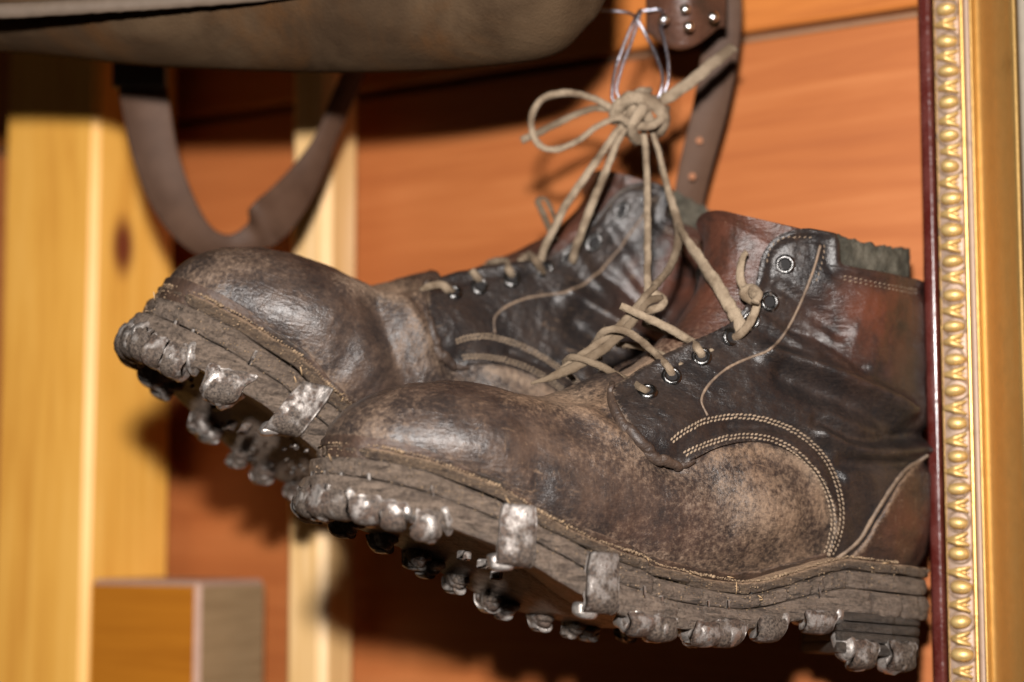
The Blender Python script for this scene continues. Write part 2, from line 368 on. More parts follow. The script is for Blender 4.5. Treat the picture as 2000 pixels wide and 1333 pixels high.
# quarter: the ankle leather over the vamp
QP = cat(A_((1193,762),(1205,800),(1228,845),(1262,878),(1300,902),(1335,908),(1358,895),(1400,875),(1460,864),(1525,876),(1575,908),(1610,960),(1620,1020),(1612,1075),(1600,1125)), 90)
QT = cat(A_((1800,552),(1720,536),(1650,522),(1634,512),(1632,470),(1618,453),(1565,448),(1515,464),(1488,500),(1478,545),(1462,590),(1430,632),(1380,662),(1320,692),(1250,730),(1193,762)), 90)
QPOLY = np.vstack([QP, [(1600,1300),(2100,1300),(2100,560)], QT])
fq = np.where(inside(PIX, QPOLY), 1, -1)*np.minimum(polydist(PIX, QP), polydist(PIX, QT))
dq = (.0032*ridge([(1495,690),(1546,702),(1630,735),(1714,772),(1762,802)], 17) - .0028*ridge([(1530,735),(1620,775),(1700,815),(1760,850)], 24)
      + .0030*blob(1640, 830, 90, 40)*.5 + .0018*ridge([(1600,850),(1690,885),(1800,880)], 14) - .0016*ridge([(1590,825),(1680,860),(1800,850)], 13)
      - .0016*ridge([(1640,905),(1720,905),(1810,905)], 15) - .0012*ridge([(1420,835),(1520,838),(1590,872),(1630,930)], 10) - .0035*blob(1560, 640, 90, 60)
      + .0012*ridge([(1440,600),(1520,640),(1590,690)], 12)*1.0 - .0012*ridge([(1520,560),(1580,600),(1640,650)], 16) - .0010*ridge([(1550,640),(1600,660),(1680,720)], 10)
      + .0016*blob(1310, 820, 60, 40) + .0020*blob(1700, 600, 80, 70))
dq = 1.9*dq + .0009*fbm(G0, 110, 9) + .00035*fbm(G0, 420, 10)
inq = np.clip(fq/8, 0, 1); dispB = dispB + inq*np.minimum(dq, 0); GB = G0 + N0*dispB[..., None]
dqt = polydist(PIX, QT); GQ = GB + N0*(.0024 + .0010*np.exp(-((dqt-7)/6)**2) - .0006*np.exp(-((dqt-24)/7)**2) + np.maximum(dq, 0))[..., None]
CP = cat(A_((1830,878),(1765,925),(1735,965),(1705,1015),(1675,1062),(1622,1100)), 50)
CPOLY = np.vstack([CP, [(1622,1300),(2100,1300),(2100,800)]])
fc = np.where(inside(PIX, CPOLY), 1, -1)*polydist(PIX, CP)
GC = GQ + N0*.0014
# wear fields
zf_x = np.array([-.01,0,.03,.0716,.0817,.10,.114,.127,.147,.173,.18,.205,.2286,.247,.261,.276,.29,.30,.32])
zf_z = np.array([-.002,-.002,-.0036,-.0025,-.005,-.011,-.0155,-.0173,-.0163,-.0134,-.0106,-.0058,.0024,.0112,.0157,.0205,.0232,.0245,.0262])
zf = lambda x: np.interp(x, zf_x, zf_z)
zs_x = np.array([-.01,.0755,.0999,.1269,.1588,.1893,.2112,.2358,.2485,.2665,.285,.30,.32])
zs_z = np.array([-.030,-.0305,-.0352,-.0405,-.0420,-.0380,-.0308,-.0210,-.0163,-.0118,-.0085,-.0060,-.0035])
zs_z = zs_z + .0022 + np.interp(zs_x, [.2, .27, .31], [0, .0028, .0045]); zs = lambda x: np.interp(x, zs_x, zs_z)
hf = G0[..., 2]-zf(G0[..., 0])
dustB = np.exp(-np.clip(hf, 0, 1)/.006)*.35 + .34*blob(1490, 990, 130, 100) + .22*blob(1250, 900, 140, 60) + .48*blob(1110, 775, 110, 30) + .12*blob(760, 800, 120, 50) - .22*blob(930, 865, 130, 55) + .20*ridge([(1000,785),(1100,795),(1200,838),(1290,880)], 22) + .25*ridge([(1400,890),(1470,880),(1540,895),(1590,940),(1605,1010)], 14) - .15*blob(1150, 960, 120, 60)
dustQ = -.22 + .5*np.exp(-(np.abs(fq)/9)**2) + .30*ridge([(1495,690),(1546,702),(1630,735),(1714,772)], 12) + .28*blob(1240, 790, 60, 50) + .34*ridge([(1320,880),(1400,850),(1480,842),(1560,868),(1620,940),(1640,1040)], 16)*.6 + .22*blob(1700, 900, 80, 60) + .12*blob(1420, 760, 80, 60) + .18*blob(1650,1040,40,90) - .25*blob(1560, 600, 90, 120)
redQ = 1.0*blob(1700, 610, 85, 70) + .25*blob(1700, 720, 80, 50)
redC = .55*blob(1770, 1020, 60, 60)
attrB = dict(dust=dustB, red=.15*blob(1290, 1040, 160, 60)); attrQ = dict(dust=dustQ, red=redQ)
def clip(G, fld, attrs, r0=0):
    n, m = G.shape[:2]; V = G.reshape(-1, 3); f = fld.ravel()
    i, j = np.meshgrid(np.arange(r0, n-1), np.arange(m), indexing='ij'); j2 = (j+1) % m
    a, b, c, d = i*m+j, i*m+j2, (i+1)*m+j2, (i+1)*m+j
    T = np.concatenate([np.stack([a, b, c], -1).reshape(-1, 3), np.stack([a, c, d], -1).reshape(-1, 3)])
    s = (f[T] > 0); k = s.sum(1); faces = T[k == 3].tolist(); newp = {}; ex = []
    def cut(p, q):
        key = (min(p, q), max(p, q))
        if key not in newp: newp[key] = len(V)+len(ex); t = f[key[0]]/(f[key[0]]-f[key[1]]); ex.append((key[0], key[1], min(max(t, .02), .98)))
        return newp[key]
    for tri, ss in zip(T[(k == 1) | (k == 2)].tolist(), s[(k == 1) | (k == 2)].tolist()):
        poly = []
        for u in range(3):
            p, q = tri[u], tri[(u+1) % 3]
            if ss[u]: poly.append(p)
            if ss[u] != ss[(u+1) % 3]: poly.append(cut(p, q))
        faces.append(poly)
    E = np.array(ex) if ex else np.zeros((0, 3)); ia, ib, tt = E[:, 0].astype(int), E[:, 1].astype(int), E[:, 2:3]
    lerp = lambda arr: np.concatenate([arr, arr[ia]*(1-tt if arr.ndim > 1 else 1-tt[:, 0])+arr[ib]*(tt if arr.ndim > 1 else tt[:, 0])])
    return lerp(V), faces, {k_: lerp(v.ravel()) for k_, v in attrs.items()}, lerp
def shell(V, faces, Nn, th, attrs):            # give a sheet thickness inward, with a rim
    used = np.unique(np.concatenate([np.array(f) for f in faces])); mp = -np.ones(len(V), int); mp[used] = np.arange(len(used))
    V, Nn = V[used], Nn[used]; faces = [[int(mp[i]) for i in f] for f in faces]; attrs = {k: v[used] for k, v in attrs.items()}
    ed = {}
    for f in faces:
        for u in range(len(f)):
            p, q = f[u], f[(u+1) % len(f)]
            if (q, p) in ed: del ed[(q, p)]
            else: ed[(p, q)] = 1
    n = len(V); bn = sorted({p for e in ed for p in e}); bi = {p: n+k for k, p in enumerate(bn)}
    rim = V[bn]-Nn[bn]*th
    V2 = np.vstack([V, rim]); F2 = faces+[(q, p, bi[p], bi[q]) for p, q in ed]
    return V2, F2, {k: np.concatenate([v, v[bn]]) for k, v in attrs.items()}
NR = N0.reshape(-1, 3)
bp = []                                        # boot parts in the boot frame: name, V, F, material, attrs
allf = np.array(gridfaces(NT_, NV, True)); ri = allf[:, 0]//NV; ci = allf[:, 0] % NV
tsp = int(np.argmin(np.abs(RS[:, 0]-.180)+np.where(np.arange(NT_) < 100, 1, 0)*0))
front = np.abs(vv[ci]) < 1.25
def sub(name, G, mask, mat, attrs, th=None):
    V, Fc = G.reshape(-1, 3), allf[mask].tolist(); at = {k: np.broadcast_to(v, G.shape[:2]).ravel() for k, v in attrs.items()}
    V, Fc, at = shell(V, Fc, NR, th or .0022, at); bp.append((name, V, Fc, mat, at))
low = ri < int(np.argmin(np.abs(RS[:, 1]-.130)+np.where(np.arange(NT_) < 150, 1, 0)))
sub('vamp', GB, (ri < tsp+1) | (low & ~front), 'vamp', attrB)
attrT = dict(dust=.75*np.exp(-((PIX[..., 1]-720)/80)**2)+.05, red=.55*np.clip((640-PIX[..., 1])/80, 0, 1))
GT = GB - N0*.0050; GT[-30:] += (N0[-30:]*np.linspace(0, .002, 30)[:, None, None])
sub('tongue', GT, (ri > tsp) & front, 'tongue', attrT)
GL = GB - N0*.0035 + N0*(.0009*fbm(G0, 500, 21)+.0006*fbm(G0, 1100, 22, 2))[..., None]; GL[-1, :, 2] += .0016*fbm(G0[-1], 700, 5, 3)
sub('collar_lining', GL, ~low & ~front, 'felt', dict(dust=np.zeros(PIX.shape[:2])))
def overlay(name, G, fld, mat, attrs, r0, th):
    V, Fc, at, lp = clip(G, fld, attrs, r0); V, Fc, at = shell(V, Fc, lp(NR), th, at); bp.append((name, V, Fc, mat, at)); return V, Fc
r6 = int(np.argmin(np.abs(RS[:, 0]-.235)))
def half(fld, s): return np.minimum(fld, (np.sin(vv)*s*200)[None]+.5*0-1)   # left and right quarters meet at the heel
qV, qF = overlay('quarter', GQ, half(fq, 1), 'quarter', attrQ, r6, .0026)
overlay('quarter', GQ, half(fq, -1), 'quarter', attrQ, r6, .0026)
cV, cF = overlay('counter', GC, fc, 'counter', dict(dust=-.05+.6*np.exp(-(np.abs(fc)/10)**2), red=redC), r6, .0016)
hfm = np.where((RS[:, 0] > .14)[:, None], .0034+.0006*fbm(G0, 160, 18, 3)-hf, -1); attrR = dict(dust=.12+.5*np.exp(-((hf-.0046)/.0012)**2), red=np.full(hf.shape, .1))
overlay('rand', GB+N0*(.0012+.0003*fbm(G0, 300, 17, 2))[..., None], hfm, 'rand', attrR, 0, .0012)
# surface finder through the photograph's view, in the boot frame
ob = (0-NEAR.O) @ NEAR.M
bvV = [qV, cV]; bvF = [qF, cF]
def bvh(parts):
    V = []; Fc = []; n = 0
    for v, f in parts: V.append(v); Fc += [[i+n for i in k] for k in f]; n += len(v)
    return BVHTree.FromPolygons(np.vstack(V).tolist(), Fc)
BQ = bvh([(qV, qF), (cV, cF)] + [(b[1], b[2]) for b in bp if b[0] in ('vamp', 'tongue')]); 
def pick(px, py, B=None):
    d = NEAR.M.T @ ray(px, py); h = (B or BQ).ray_cast(Vector(ob), Vector(d/np.linalg.norm(d)))
    if h[0] is None: return None
    n = np.array(h[1]); n = n if n @ d < 0 else -n
    return np.array(h[0]), n
def track(pts, n=80):
    r = [pick(*p) for p in cat(A_(*pts), n)]; r = [k for k in r if k]
    Pp = np.array([a for a, _ in r]); Nn = np.array([b for _, b in r]); ok = np.r_[True, np.linalg.norm(np.diff(Pp, axis=0), axis=1) < .02]
    return Pp[ok], Nn[ok]
def resample(Pp, Nn, st):
    s = np.r_[0, np.cumsum(np.linalg.norm(np.diff(Pp, axis=0), axis=1))]; u = np.arange(0, s[-1], st)
    I = lambda a: np.stack([np.interp(u, s, a[:, k]) for k in range(3)], 1)
    return I(Pp), I(Nn)
def stitches(rows, st=.0021, ln=.0021, wd=.00055):
    mb = MB()
    for pts in rows:
        Pp, Nn = resample(*track(pts, 110), st)
        for i in range(1, len(Pp)-1):
            t = Pp[i+1]-Pp[i-1]; t /= np.linalg.norm(t)+1e-12; b = np.cross(Nn[i], t); t2 = t+b*random.uniform(.25, .55); t2 /= np.linalg.norm(t2); b = np.cross(Nn[i], t2)
            mb.add(*ball(Pp[i]-Nn[i]*.00008+b*random.gauss(0, .00012), np.stack([t2*ln*.55*random.uniform(.8, 1.1), b*wd, Nn[i]*wd*1.1], 1), 6, 4))
    return mb.all()
U1 = [(1308,866),(1340,842),(1382,822),(1440,814),(1500,822),(1560,848),(1608,892),(1636,950),(1644,1010),(1634,1060),(1616,1095)]
U2 = [(1332,890),(1380,868),(1440,853),(1500,857),(1550,880),(1592,922),(1616,966),(1627,1016),(1620,1062),(1608,1090)]
def off(L, k): c = np.array([1440, 1010]); return [tuple(np.array(p)+(np.array(p)-c)/np.linalg.norm(np.array(p)-c)*k) for p in L]
V, Fc = stitches([off(U1, -3), off(U1, 4), off(U2, -3), off(U2, 4)])
bp.append(('stitching', V, Fc, 'thread', {}))
V, Fc = stitches([[(1612,470),(1604,520),(1590,560)],[(1640,538),(1700,550),(1795,568)],[(1640,545),(1700,557),(1795,575)],[(1495,520),(1508,482),(1535,465),(1600,464)]], .0026, .0018, .0003)
bp.append(('stitching', V, Fc, 'thread', {}))
def cord(pts, r, lift=0.0, n=110, noise=.25):
    Pp, Nn = track(pts, n); return tube(Pp+Nn*lift, r, r*.8, 8, up=Nn[0], noise=noise)
SEAM = [(1382,812),(1370,782),(1386,750),(1420,720),(1462,700),(1500,685),(1530,655),(1560,600),(1588,530),(1602,480)]
mb = MB(); mb.add(*cord(SEAM, .00062, 0)); mb.add(*cord([(1625,1098),(1675,1058),(1704,1012),(1735,962),(1765,922),(1812,888)], .0011, .0003)); V, Fc = mb.all()
bp.append(('raised_seam', V, Fc, 'thread2', {}))
M['thread2'] = leather('seam_leather', (.10, .07, .05), (.19, .13, .085), .25, .6, seed=.5)
Pp, Nn = track([(1196,752),(1197,775),(1210,812),(1230,846),(1262,878),(1300,902),(1335,910),(1354,900)], 110)
V, Fc = tube(Pp+Nn*.0010, .0026, .0021, 12, up=Nn[0], noise=.12, taper=np.clip(np.minimum(np.linspace(.45, 3, len(Pp)), np.linspace(2.2, .5, len(Pp))), 0, 1))
bp.append(('edge_binding', V, Fc, 'binding', {'dust': np.full(len(V), -.15), 'red': np.zeros(len(V))}))
# eyelets
EYE = [(1265,765),(1312,735),(1370,697),(1428,660),(1467,626),(1503,590),(1533,517)]
EYEP = [pick(*e) for e in EYE]
for k, (c, n) in enumerate(EYEP):
    t = np.cross(n, [0, 0, 1]); t /= np.linalg.norm(t); b = np.cross(n, t)
    R, r = .0034, .00105; V = []
    prof = [(R-.0011, -.0016), (R-.0011, .0), (R-.0008, .0007), (R-.0001, .0011), (R+.0006, .0008), (R+.0011, .0002), (R+.0012, -.0004)]
    for (rr, hh) in prof:
        for a in np.linspace(0, 2*np.pi, 28, endpoint=False): V.append(c+t*rr*math.cos(a)+b*rr*math.sin(a)+n*(hh+.0002))
    bp.append(('eyelet', np.array(V), gridfaces(len(prof), 28, True), 'eyelet', {}))
    V = [c+n*.0004]+[c+n*.0004+(t*math.cos(a)+b*math.sin(a))*(R-.0009) for a in np.linspace(0, 2*np.pi, 28, endpoint=False)]
    bp.append(('eyelet_hole', np.array(V), [(0, 1+i, 1+(i+1) % 28) for i in range(28)], 'hole', {}))
# ---- sole
OUT = cat(A_((.3110,0),(.3097,.010),(.3055,.019),(.2975,.028),(.285,.0360),(.268,.0425),(.25,.0470),(.23,.0495),(.21,.0495),(.18,.0465),(.15,.0418),(.12,.0378),(.09,.0367),(.06,.0367),(.045,.0362),(.028,.0310),(.018,.020),(.014,0)), 260)
OUT = np.vstack([OUT, (OUT*[1, -1])[-2:0:-1]]); NO = len(OUT)
_t = np.roll(OUT, -1, 0)-np.roll(OUT, 1, 0); _t /= np.linalg.norm(_t, axis=1)[:, None]; ONR = np.stack([-_t[:, 1], _t[:, 0]], 1)
if (ONR[0] @ [1, 0]) < 0: ONR = -ONR
def w_out(x): h = OUT[:NO//2+1]; return float(np.interp(-x, -h[:, 0], h[:, 1]))
def layer(name, top, bot, offs, mat, seed, dust_top=.0, bulge=.0006, mask=None, nz=6, toe=0.0, rough=.0006, capbottom=True, inner=.35):
    """a slab following the outline between heights top(x) and bot(x)"""
    rows = []; dst = []
    x, y = OUT[:, 0], OUT[:, 1]; k_ = np.clip((x-.272)/.039, 0, 1); offs = offs-toe*k_*k_*(3-2*k_)
    def row(o, z, d): rows.append(np.stack([x+ONR[:, 0]*o, y+ONR[:, 1]*o, z+0*x], 1)); dst.append(np.full(NO, d))
    T_, B_ = top(x), bot(x)
    c = np.array([.15, 0])
    for s in (inner, .6, .85): rows.append(np.stack([x-(1-s)*np.sign(x-.15)*np.minimum(np.abs(x-.15), .12)*.3, y*s, T_], 1)); dst.append(np.full(NO, dust_top))
    row(offs-.0015, T_, dust_top); row(offs-.0004, T_-.0003, dust_top)
    for k in range(nz+1):
        u = k/nz; z = T_+(B_-T_)*(.10+.80*u); row(offs+bulge*math.sin(math.pi*u), z, dust_top*.6*(1-u)**2)
    row(offs-.0006, B_+.0002, 0); row(offs-.002, B_, 0)
    if capbottom:
        for s in (.92, .8, .65, .5, .35, .2, .05, 0.0): rows.append(np.stack([x-(1-s)*np.sign(x-.15)*np.minimum(np.abs(x-.15), .12)*.25, y*s, B_], 1)); dst.append(np.zeros(NO))
    R = np.array(rows); ext = np.zeros(R.shape[:2]); i0, i1 = 3, 3+2+nz+1+2
    nz_ = fbm(R[i0:i1]*[1, 1, 2.5], 260, seed, 4)*rough*1.1
    R[i0:i1, :, :2] += ONR[None]*nz_[..., None]; R[i0:i1, :, 2] += fbm(R[i0:i1], 90, seed+40, 3)*rough*.55
    rk_ = np.random.default_rng(seed)
    for q in range(34):                        # short cuts and nicks in the edge
        j_ = int(rk_.integers(0, NO)); R[i0+2:i1-1, j_, :2] -= ONR[j_]*rk_.uniform(.0006, .0018); R[i0+3:i1, (j_+1) % NO, :2] -= ONR[j_]*rk_.uniform(.0, .0007)
    if capbottom: R[i1:, :, 2] += fbm(R[i1:]*[.6, 3, 1], 220, seed+9, 4)*.0007
    V = R.reshape(-1, 3); Fc = gridfaces(len(R), NO, True)
    if mask is not None: Fc = [f for f in Fc if mask(V[list(f)].mean(0))]
    bp.append((name, V, Fc, mat, {'dust': np.array(dst).ravel()}))
wt = lambda x: zf(x)-.0012
m1 = lambda x: zf(x)-.0062
m2 = lambda x: m1(x)+(zs(x)-m1(x))*.42
layer('welt', wt, lambda x: m1(x)+.0004, -.0005, 'welt', 31, .80, .0005, rough=.0019, toe=.0062, capbottom=False)
layer('midsole', m1, lambda x: m2(x)+.0004, .0000, 'midsole', 32, .30, .0004, toe=.0034, capbottom=False)
layer('outsole', m2, zs, .0006, toe=.0008, seed=33, mat='outsole', dust_top=.0, bulge=.0010, nz=8, rough=.0009) # 'outsole', 33, .0, .0006, nz=8, rough=.0009)
mb = MB(); rc = np.random.default_rng(5); hO = OUT[:NO//2+1]
for q in range(1700):
    i = int(rc.integers(2, NO//2-40)); s_ = 1 if q % 4 else -1; kk = min(max((hO[i, 0]-.272)/.039, 0), 1); o_ = -.0062*kk*kk*(3-2*kk)+.0002-abs(rc.normal(0, .0020))
    c = np.array([hO[i, 0]+ONR[i, 0]*o_, (hO[i, 1]+ONR[i, 1]*o_)*s_, zf(hO[i, 0])-.0008+rc.uniform(0, .0006)]); r_0 = rc.uniform(.00018, .00062)*rc.uniform(.5, 1.2)*(1.4 if math.sin(hO[i, 0]*310)+math.sin(hO[i, 0]*173+1) > .6 else .8)
    A = rc.normal(0, 1, (3, 3)); A = np.linalg.qr(A)[0]*np.array([1.3, .9, .7])*r_0; mb.add(*ball(c, A, 5, 3))
for q in range(900):
    i = int(rc.integers(2, NO//2-40)); hgt = rc.random()**1.6; x_ = hO[i, 0]; kk = min(max((x_-.272)/.039, 0), 1); o_ = (.0006-.0066*kk*kk*(3-2*kk)*(1-hgt)**1.3)
    c = np.array([x_+ONR[i, 0]*o_, hO[i, 1]+ONR[i, 1]*o_, zf(x_)-.003+(zs(x_)-zf(x_)+.004)*hgt]); A = np.linalg.qr(rc.normal(0, 1, (3, 3)))[0]*np.array([1.3, .9, .7])*rc.uniform(.00012, .00042); mb.add(*ball(c, A, 5, 3))
V, Fc = mb.all(); bp.append(('welt_dirt', V, Fc, 'dirt', {}))
mb = MB()
for q in range(13):
    i = int(rc.integers(5, NO//2-45)); c = np.array([hO[i, 0]+ONR[i, 0]*-.001, hO[i, 1]+ONR[i, 1]*-.001, zf(hO[i, 0])-rc.uniform(0, .012)+.001]); d = rc.normal(0, 1, 3)*[1, .35, 1]; d /= np.linalg.norm(d); l = rc.uniform(.0015, .005)
    if c[2] < zf(hO[i, 0])-.002: c[:2] += ONR[i]*.002
    mb.add(*tube(np.array([c-d*l/2, c+[0, .0004, 0], c+d*l/2]), .00022, .00016, 5))
V, Fc = mb.all(); bp.append(('straw_bits', V, Fc, 'straw', {}))
# heel: a stack of lifts
HO = np.array([.04, 0])+np.array([1.0, 1.035])*(cat(A_((.0762,0),(.0762,.018),(.0755,.034),(.072,.0368),(.05,.0365),(.047,.0355),(.031,.0304),(.022,.020),(.018,0)), 90)-[.04, 0])
HO = np.vstack([HO, (HO*[1, -1])[-2:0:-1]]); HO[:, 0] -= np.clip((HO[:, 0]-.04)/.03, 0, 1)*np.clip((.034-HO[:, 1])/.068, 0, 1)*.030; hc = HO.mean(0)
zl = [-.0270, -.0312, -.0356, -.0400, -.0450]
for k in range(4):
    rows = []; sc0 = 1.0-.004*k
    for (o, u) in ((-.3, 0), (-.02, 0), (0, .12), (.006, .5), (0, .88), (-.02, 1), (-.5, 1), (-1, 1)):
        q = hc+(HO-hc)*(sc0+o if o > -.9 else 0); z = zl[k]+(zl[k+1]-zl[k])*u + (.0003 if u == 1 and k < 3 else 0) - .0035*np.clip((HO[:, 0]-.03)/.045, 0, 1)*(1 if k == 3 and u > .4 else 0)*0
        rows.append(np.c_[q, np.full(len(q), z) if np.isscalar(z) else z])
    R = np.array(rows); R += (fbm(R, 160, 60+k, 4)*.0006)[..., None]*np.array([1, 1, .4])
    bp.append(('heel_lift', R.reshape(-1, 3), gridfaces(len(R), len(HO), True), 'heel', {'dust': np.full(R.shape[0]*R.shape[1], .08*k*0)}))
# hobnails: built on the edge of the sole
def edge_frame(x, s):
    h = OUT[:NO//2+1]; i = int(np.argmin(np.abs(h[:, 0]-x))); p = h[i]*[1, s]; n = ONR[i]*[1, s]; n = np.array([*n, 0]); t = np.cross([0, 0, 1], n); return np.array([*p, zs(p[0])]), t*(1 if s > 0 else -1), n
def nail_boss(x, s, w_=.0060, h_=.0076, spike=.011, seed=0, zoff=None, twin=True, dn=.0045):
    p, t, n = edge_frame(x, s)
    if zoff is not None: p[2] = zoff
    z = np.array([0, 0, 1.]); mb = MB(); r = np.random.default_rng(seed)
    A = lambda a, b, c: np.stack([t*a, n*b, z*c], 1)
    lean = r.normal(0, .0006)
    w_ *= r.uniform(1.0, 1.25); h_ *= r.uniform(1.05, 1.3); ang = r.normal(0, .16)
    t_, z_ = t*math.cos(ang)+z*math.sin(ang), z*math.cos(ang)-t*math.sin(ang)
    def lump(c, a, b, h, pw, am, sd):           # forged head: broad shoulders, worn to a blunt point under the sole
        V, Fc = ball((0, 0, 0), np.eye(3), 28, 20, pw); u = V[:, 2]; k = 1+.30*u-.22*np.clip(-u, 0, 1)**2
        V = np.c_[V[:, 0]*a*k, V[:, 1]*b*(1+.12*u)-.0022*np.clip(-u, 0, 1)**2, u*h]
        V[:, 1] += .0016*np.exp(-((V[:, 0]/a-r.normal(0, .2))/.38)**2)*np.clip(1.1-u*u, 0, 1)*(V[:, 1] > 0)
        V[:, 2] -= .0012*(np.abs(V[:, 0])/a)**2*(u > 0)*-1.0
        V = c+V @ np.stack([t_, n, z_], 1).T
        V = V+(V-c)*(am*fbm(V, 300, sd, 2)+.09*fbm(V, 900, sd+1, 3))[:, None]; return V, Fc
    nu, nv_ = 12, 14; Hh = h_*.95; G = np.zeros((2, nv_, nu, 3)); sk = r.normal(0, .10); top_ = .0014*fbm(np.c_[np.linspace(0, .02, nu), np.zeros(nu), np.zeros(nu)+seed*.01], 500, seed+1, 2)
    for a in range(2):
        for i in range(nv_):
            u = i/(nv_-1)*(Hh+.0065)
            for j in range(nu):
                v = (j/(nu-1)-.5)*2; ww = w_*(.88+.10*math.cos(u*700+seed)-(.30*(u-Hh)/.0065 if u > Hh else 0)); th = (.0019 if a == 0 else -.0008)*(1 if i else .55); cr = .0009*(1-v*v)-.0008*max(0, abs(v)-.8)/.2
                if u < Hh-.003: q = n*(.0004+th+cr*(.4+.6*u/Hh))+z*(Hh*.85-.003-u+top_[j]*(1-u/Hh))
                else:
                    b = min((u-Hh+.003)/.005, 1)*math.pi/2; rr = .0034+th; q = n*(-.0030+(rr+cr)*math.cos(b))+z*(-(rr+cr)*math.sin(b)-Hh*.15)-n*max(0, u-Hh-.002)
                G[a, i, j] = p+t*(v*ww+sk*u)+q
    G[0] += (fbm(G[0], 330, seed, 3)*.0007)[..., None]*n; m_n = nu*nv_
    rim = [j for j in range(nu)]+[i*nu+nu-1 for i in range(1, nv_)]+[(nv_-1)*nu+j for j in range(nu-2, -1, -1)]+[i*nu for i in range(nv_-2, 0, -1)]
    mb.add(np.vstack([G[0].reshape(-1, 3), G[1].reshape(-1, 3)]), gridfaces(nv_, nu)+[tuple(q+m_n for q in f[::-1]) for f in gridfaces(nv_, nu)]+[(rim[q], rim[(q+1) % len(rim)], rim[(q+1) % len(rim)]+m_n, rim[q]+m_n) for q in range(len(rim))])
    mb.add(*lump(p-n*.0046-z*.0016, w_*.80, .0062, h_*.66, .66, .16, seed+3))
    V, Fc = ball(p-n*.0085-z*dn*.2, A(w_*.75, .0058, dn*.75), 16, 12, .8); V = V+(V-p)*(.16*fbm(V, 400, seed+5, 3))[:, None]; mb.add(V, Fc)
    if twin and r.random() < .75: mb.add(*lump(p-n*.0040+z*.0018+t*w_*r.uniform(.8, 1.05)*(1 if r.random() < .7 else -1), w_*.55, .0046, h_*.62, .75, .24, seed+7))
    if spike and r.random() < .62:
        kx = min(max((p[0]-.272)/.039, 0), 1); kx = kx*kx*(3-2*kx); spike *= r.uniform(.6, 1.0)*(1-.45*kx)
        c = p-n*(.0001+.0022*kx)+z*(h_*.6+spike/2)+t*lean
        V, Fc = box((-.0008, -.0016, -spike/2), (.0008, .0007, spike/2), .0003); V = c+V @ np.stack([t+z*.10, n, z-t*.10], 1).T; mb.add(V, Fc)
    return mb.all()
def nail_plate(x, s, w_=.0155, h_=.0218, seed=0):
    p, t, n = edge_frame(x, s); z = np.array([0, 0, 1.]); mb = MB(); nu, nv_ = 14, 22; G = np.zeros((2, nv_, nu, 3))
    for a in range(2):
        for i in range(nv_):
            u = i/(nv_-1)*(h_+.009)
            for j in range(nu):
                v = (j/(nu-1)-.5); ww = w_*(.86+.14*min(1, u/.006)) if u < h_ else w_*(1-.35*(u-h_)/.009)
                th = .0021 if a == 0 else 0.0; cr = .0006*(1-(2*v)**2); e = .0008*max(0, abs(2*v)-.85)/.15
                if u < h_-.003: q = n*(.0012+th+cr-e)+z*(h_-.003-u)+z*.001
                else:
                    b = min((u-h_+.003)/.005, 1)*math.pi/2; rr = .0032+th
                    q = n*(-.002+rr*math.cos(b)*1.0+cr*math.cos(b))+z*(-rr*math.sin(b)+.0008)-n*max(0, u-h_-.002)*1.0
                G[a, i, j] = p+t*(v*ww-z[0])+q
    G[0] += (fbm(G[0], 260, seed, 3)*.0005)[..., None]*n
    V = np.vstack([G[0].reshape(-1, 3), G[1].reshape(-1, 3)]); m = nu*nv_
    Fc = gridfaces(nv_, nu)+[tuple(k+m for k in f[::-1]) for f in gridfaces(nv_, nu)]
    rim = [j for j in range(nu)]+[i*nu+nu-1 for i in range(1, nv_)]+[(nv_-1)*nu+j for j in range(nu-2, -1, -1)]+[i*nu for i in range(nv_-2, 0, -1)]
    Fc += [(rim[k], rim[(k+1) % len(rim)], rim[(k+1) % len(rim)]+m, rim[k]+m) for k in range(len(rim))]; mb.add(V, Fc)
    A = np.stack([t*.0040, n*.0042, z*.0032], 1)
    A[:, 0] *= 1.25; A[:, 1] *= .8; c = p-t*w_*.26-z*.0030-n*.0035; V, Fc = ball(c, A, 18, 14, .6); V = V+(V-c)*(.28*fbm(V, 420, seed+5, 3))[:, None]; mb.add(V, Fc)
    return mb.all()
def nx(px, py): return float(NEAR.hit_y(px, py, w_out)[0])
nails_near = []; nails_far = []
# ------------------------------------------------------------------ place the two boots
LM = []
def m_(px, py, y): return NEAR.hit_y(px, py, y)
for a, b in [((590,967,.004),(236,645)),((667,864,.0129),(342,553)),((1265,765,.028),(885,570)),((1370,697,.026),(1003,540)),((1428,660,.026),(1060,530)),((1503,590,.027),(1170,462)),((1533,517,.03),(1210,415)),
             ((1335,900,.042),(890,705)),((1370,780,.037),(975,620)),((1500,685,.034),(1105,578)),((1055,1000,.046),(655,755))]: LM.append((m_(*a), b))
LM += [(np.array([.133, 0, .147]), (1150,345)), (m_(1620,455,.033), (1312,368))]
for x_, s_, b in ((.2335, 1, (548,825)), (.30, 1, (300,680)), (.2335, -1, (448,880)), (.29, -1, (300,735)), (.2, -1, (540,935))): LM.append((np.array([x_, s_*w_out(x_), zs(x_)]), b))
FAR.setwarp(LM, .045, .06)
def build_boot(name, label, pose, seed, extra=None, fdisp=None):
    loc = pose.w(np.array([[.15, 0, -.03]]))[0]; root = thing(name, label, 'boot', loc, group='pair of old hobnailed boots')
    for nm, V, Fc, mat, at in bp:
        W = pose.w(V)
        if fdisp is not None and nm in ('vamp', 'quarter', 'tongue'): W = fdisp(nm, V, W)
        o_ = make(nm, W-loc, Fc, M[mat], eyo if nm == 'eyelet_hole' else root, attrs=at, bc=V+seed, kind='stuff' if nm in ('stitching', 'welt_dirt', 'straw_bits') else None)
        if nm == 'eyelet': eyo = o_
    return root, loc
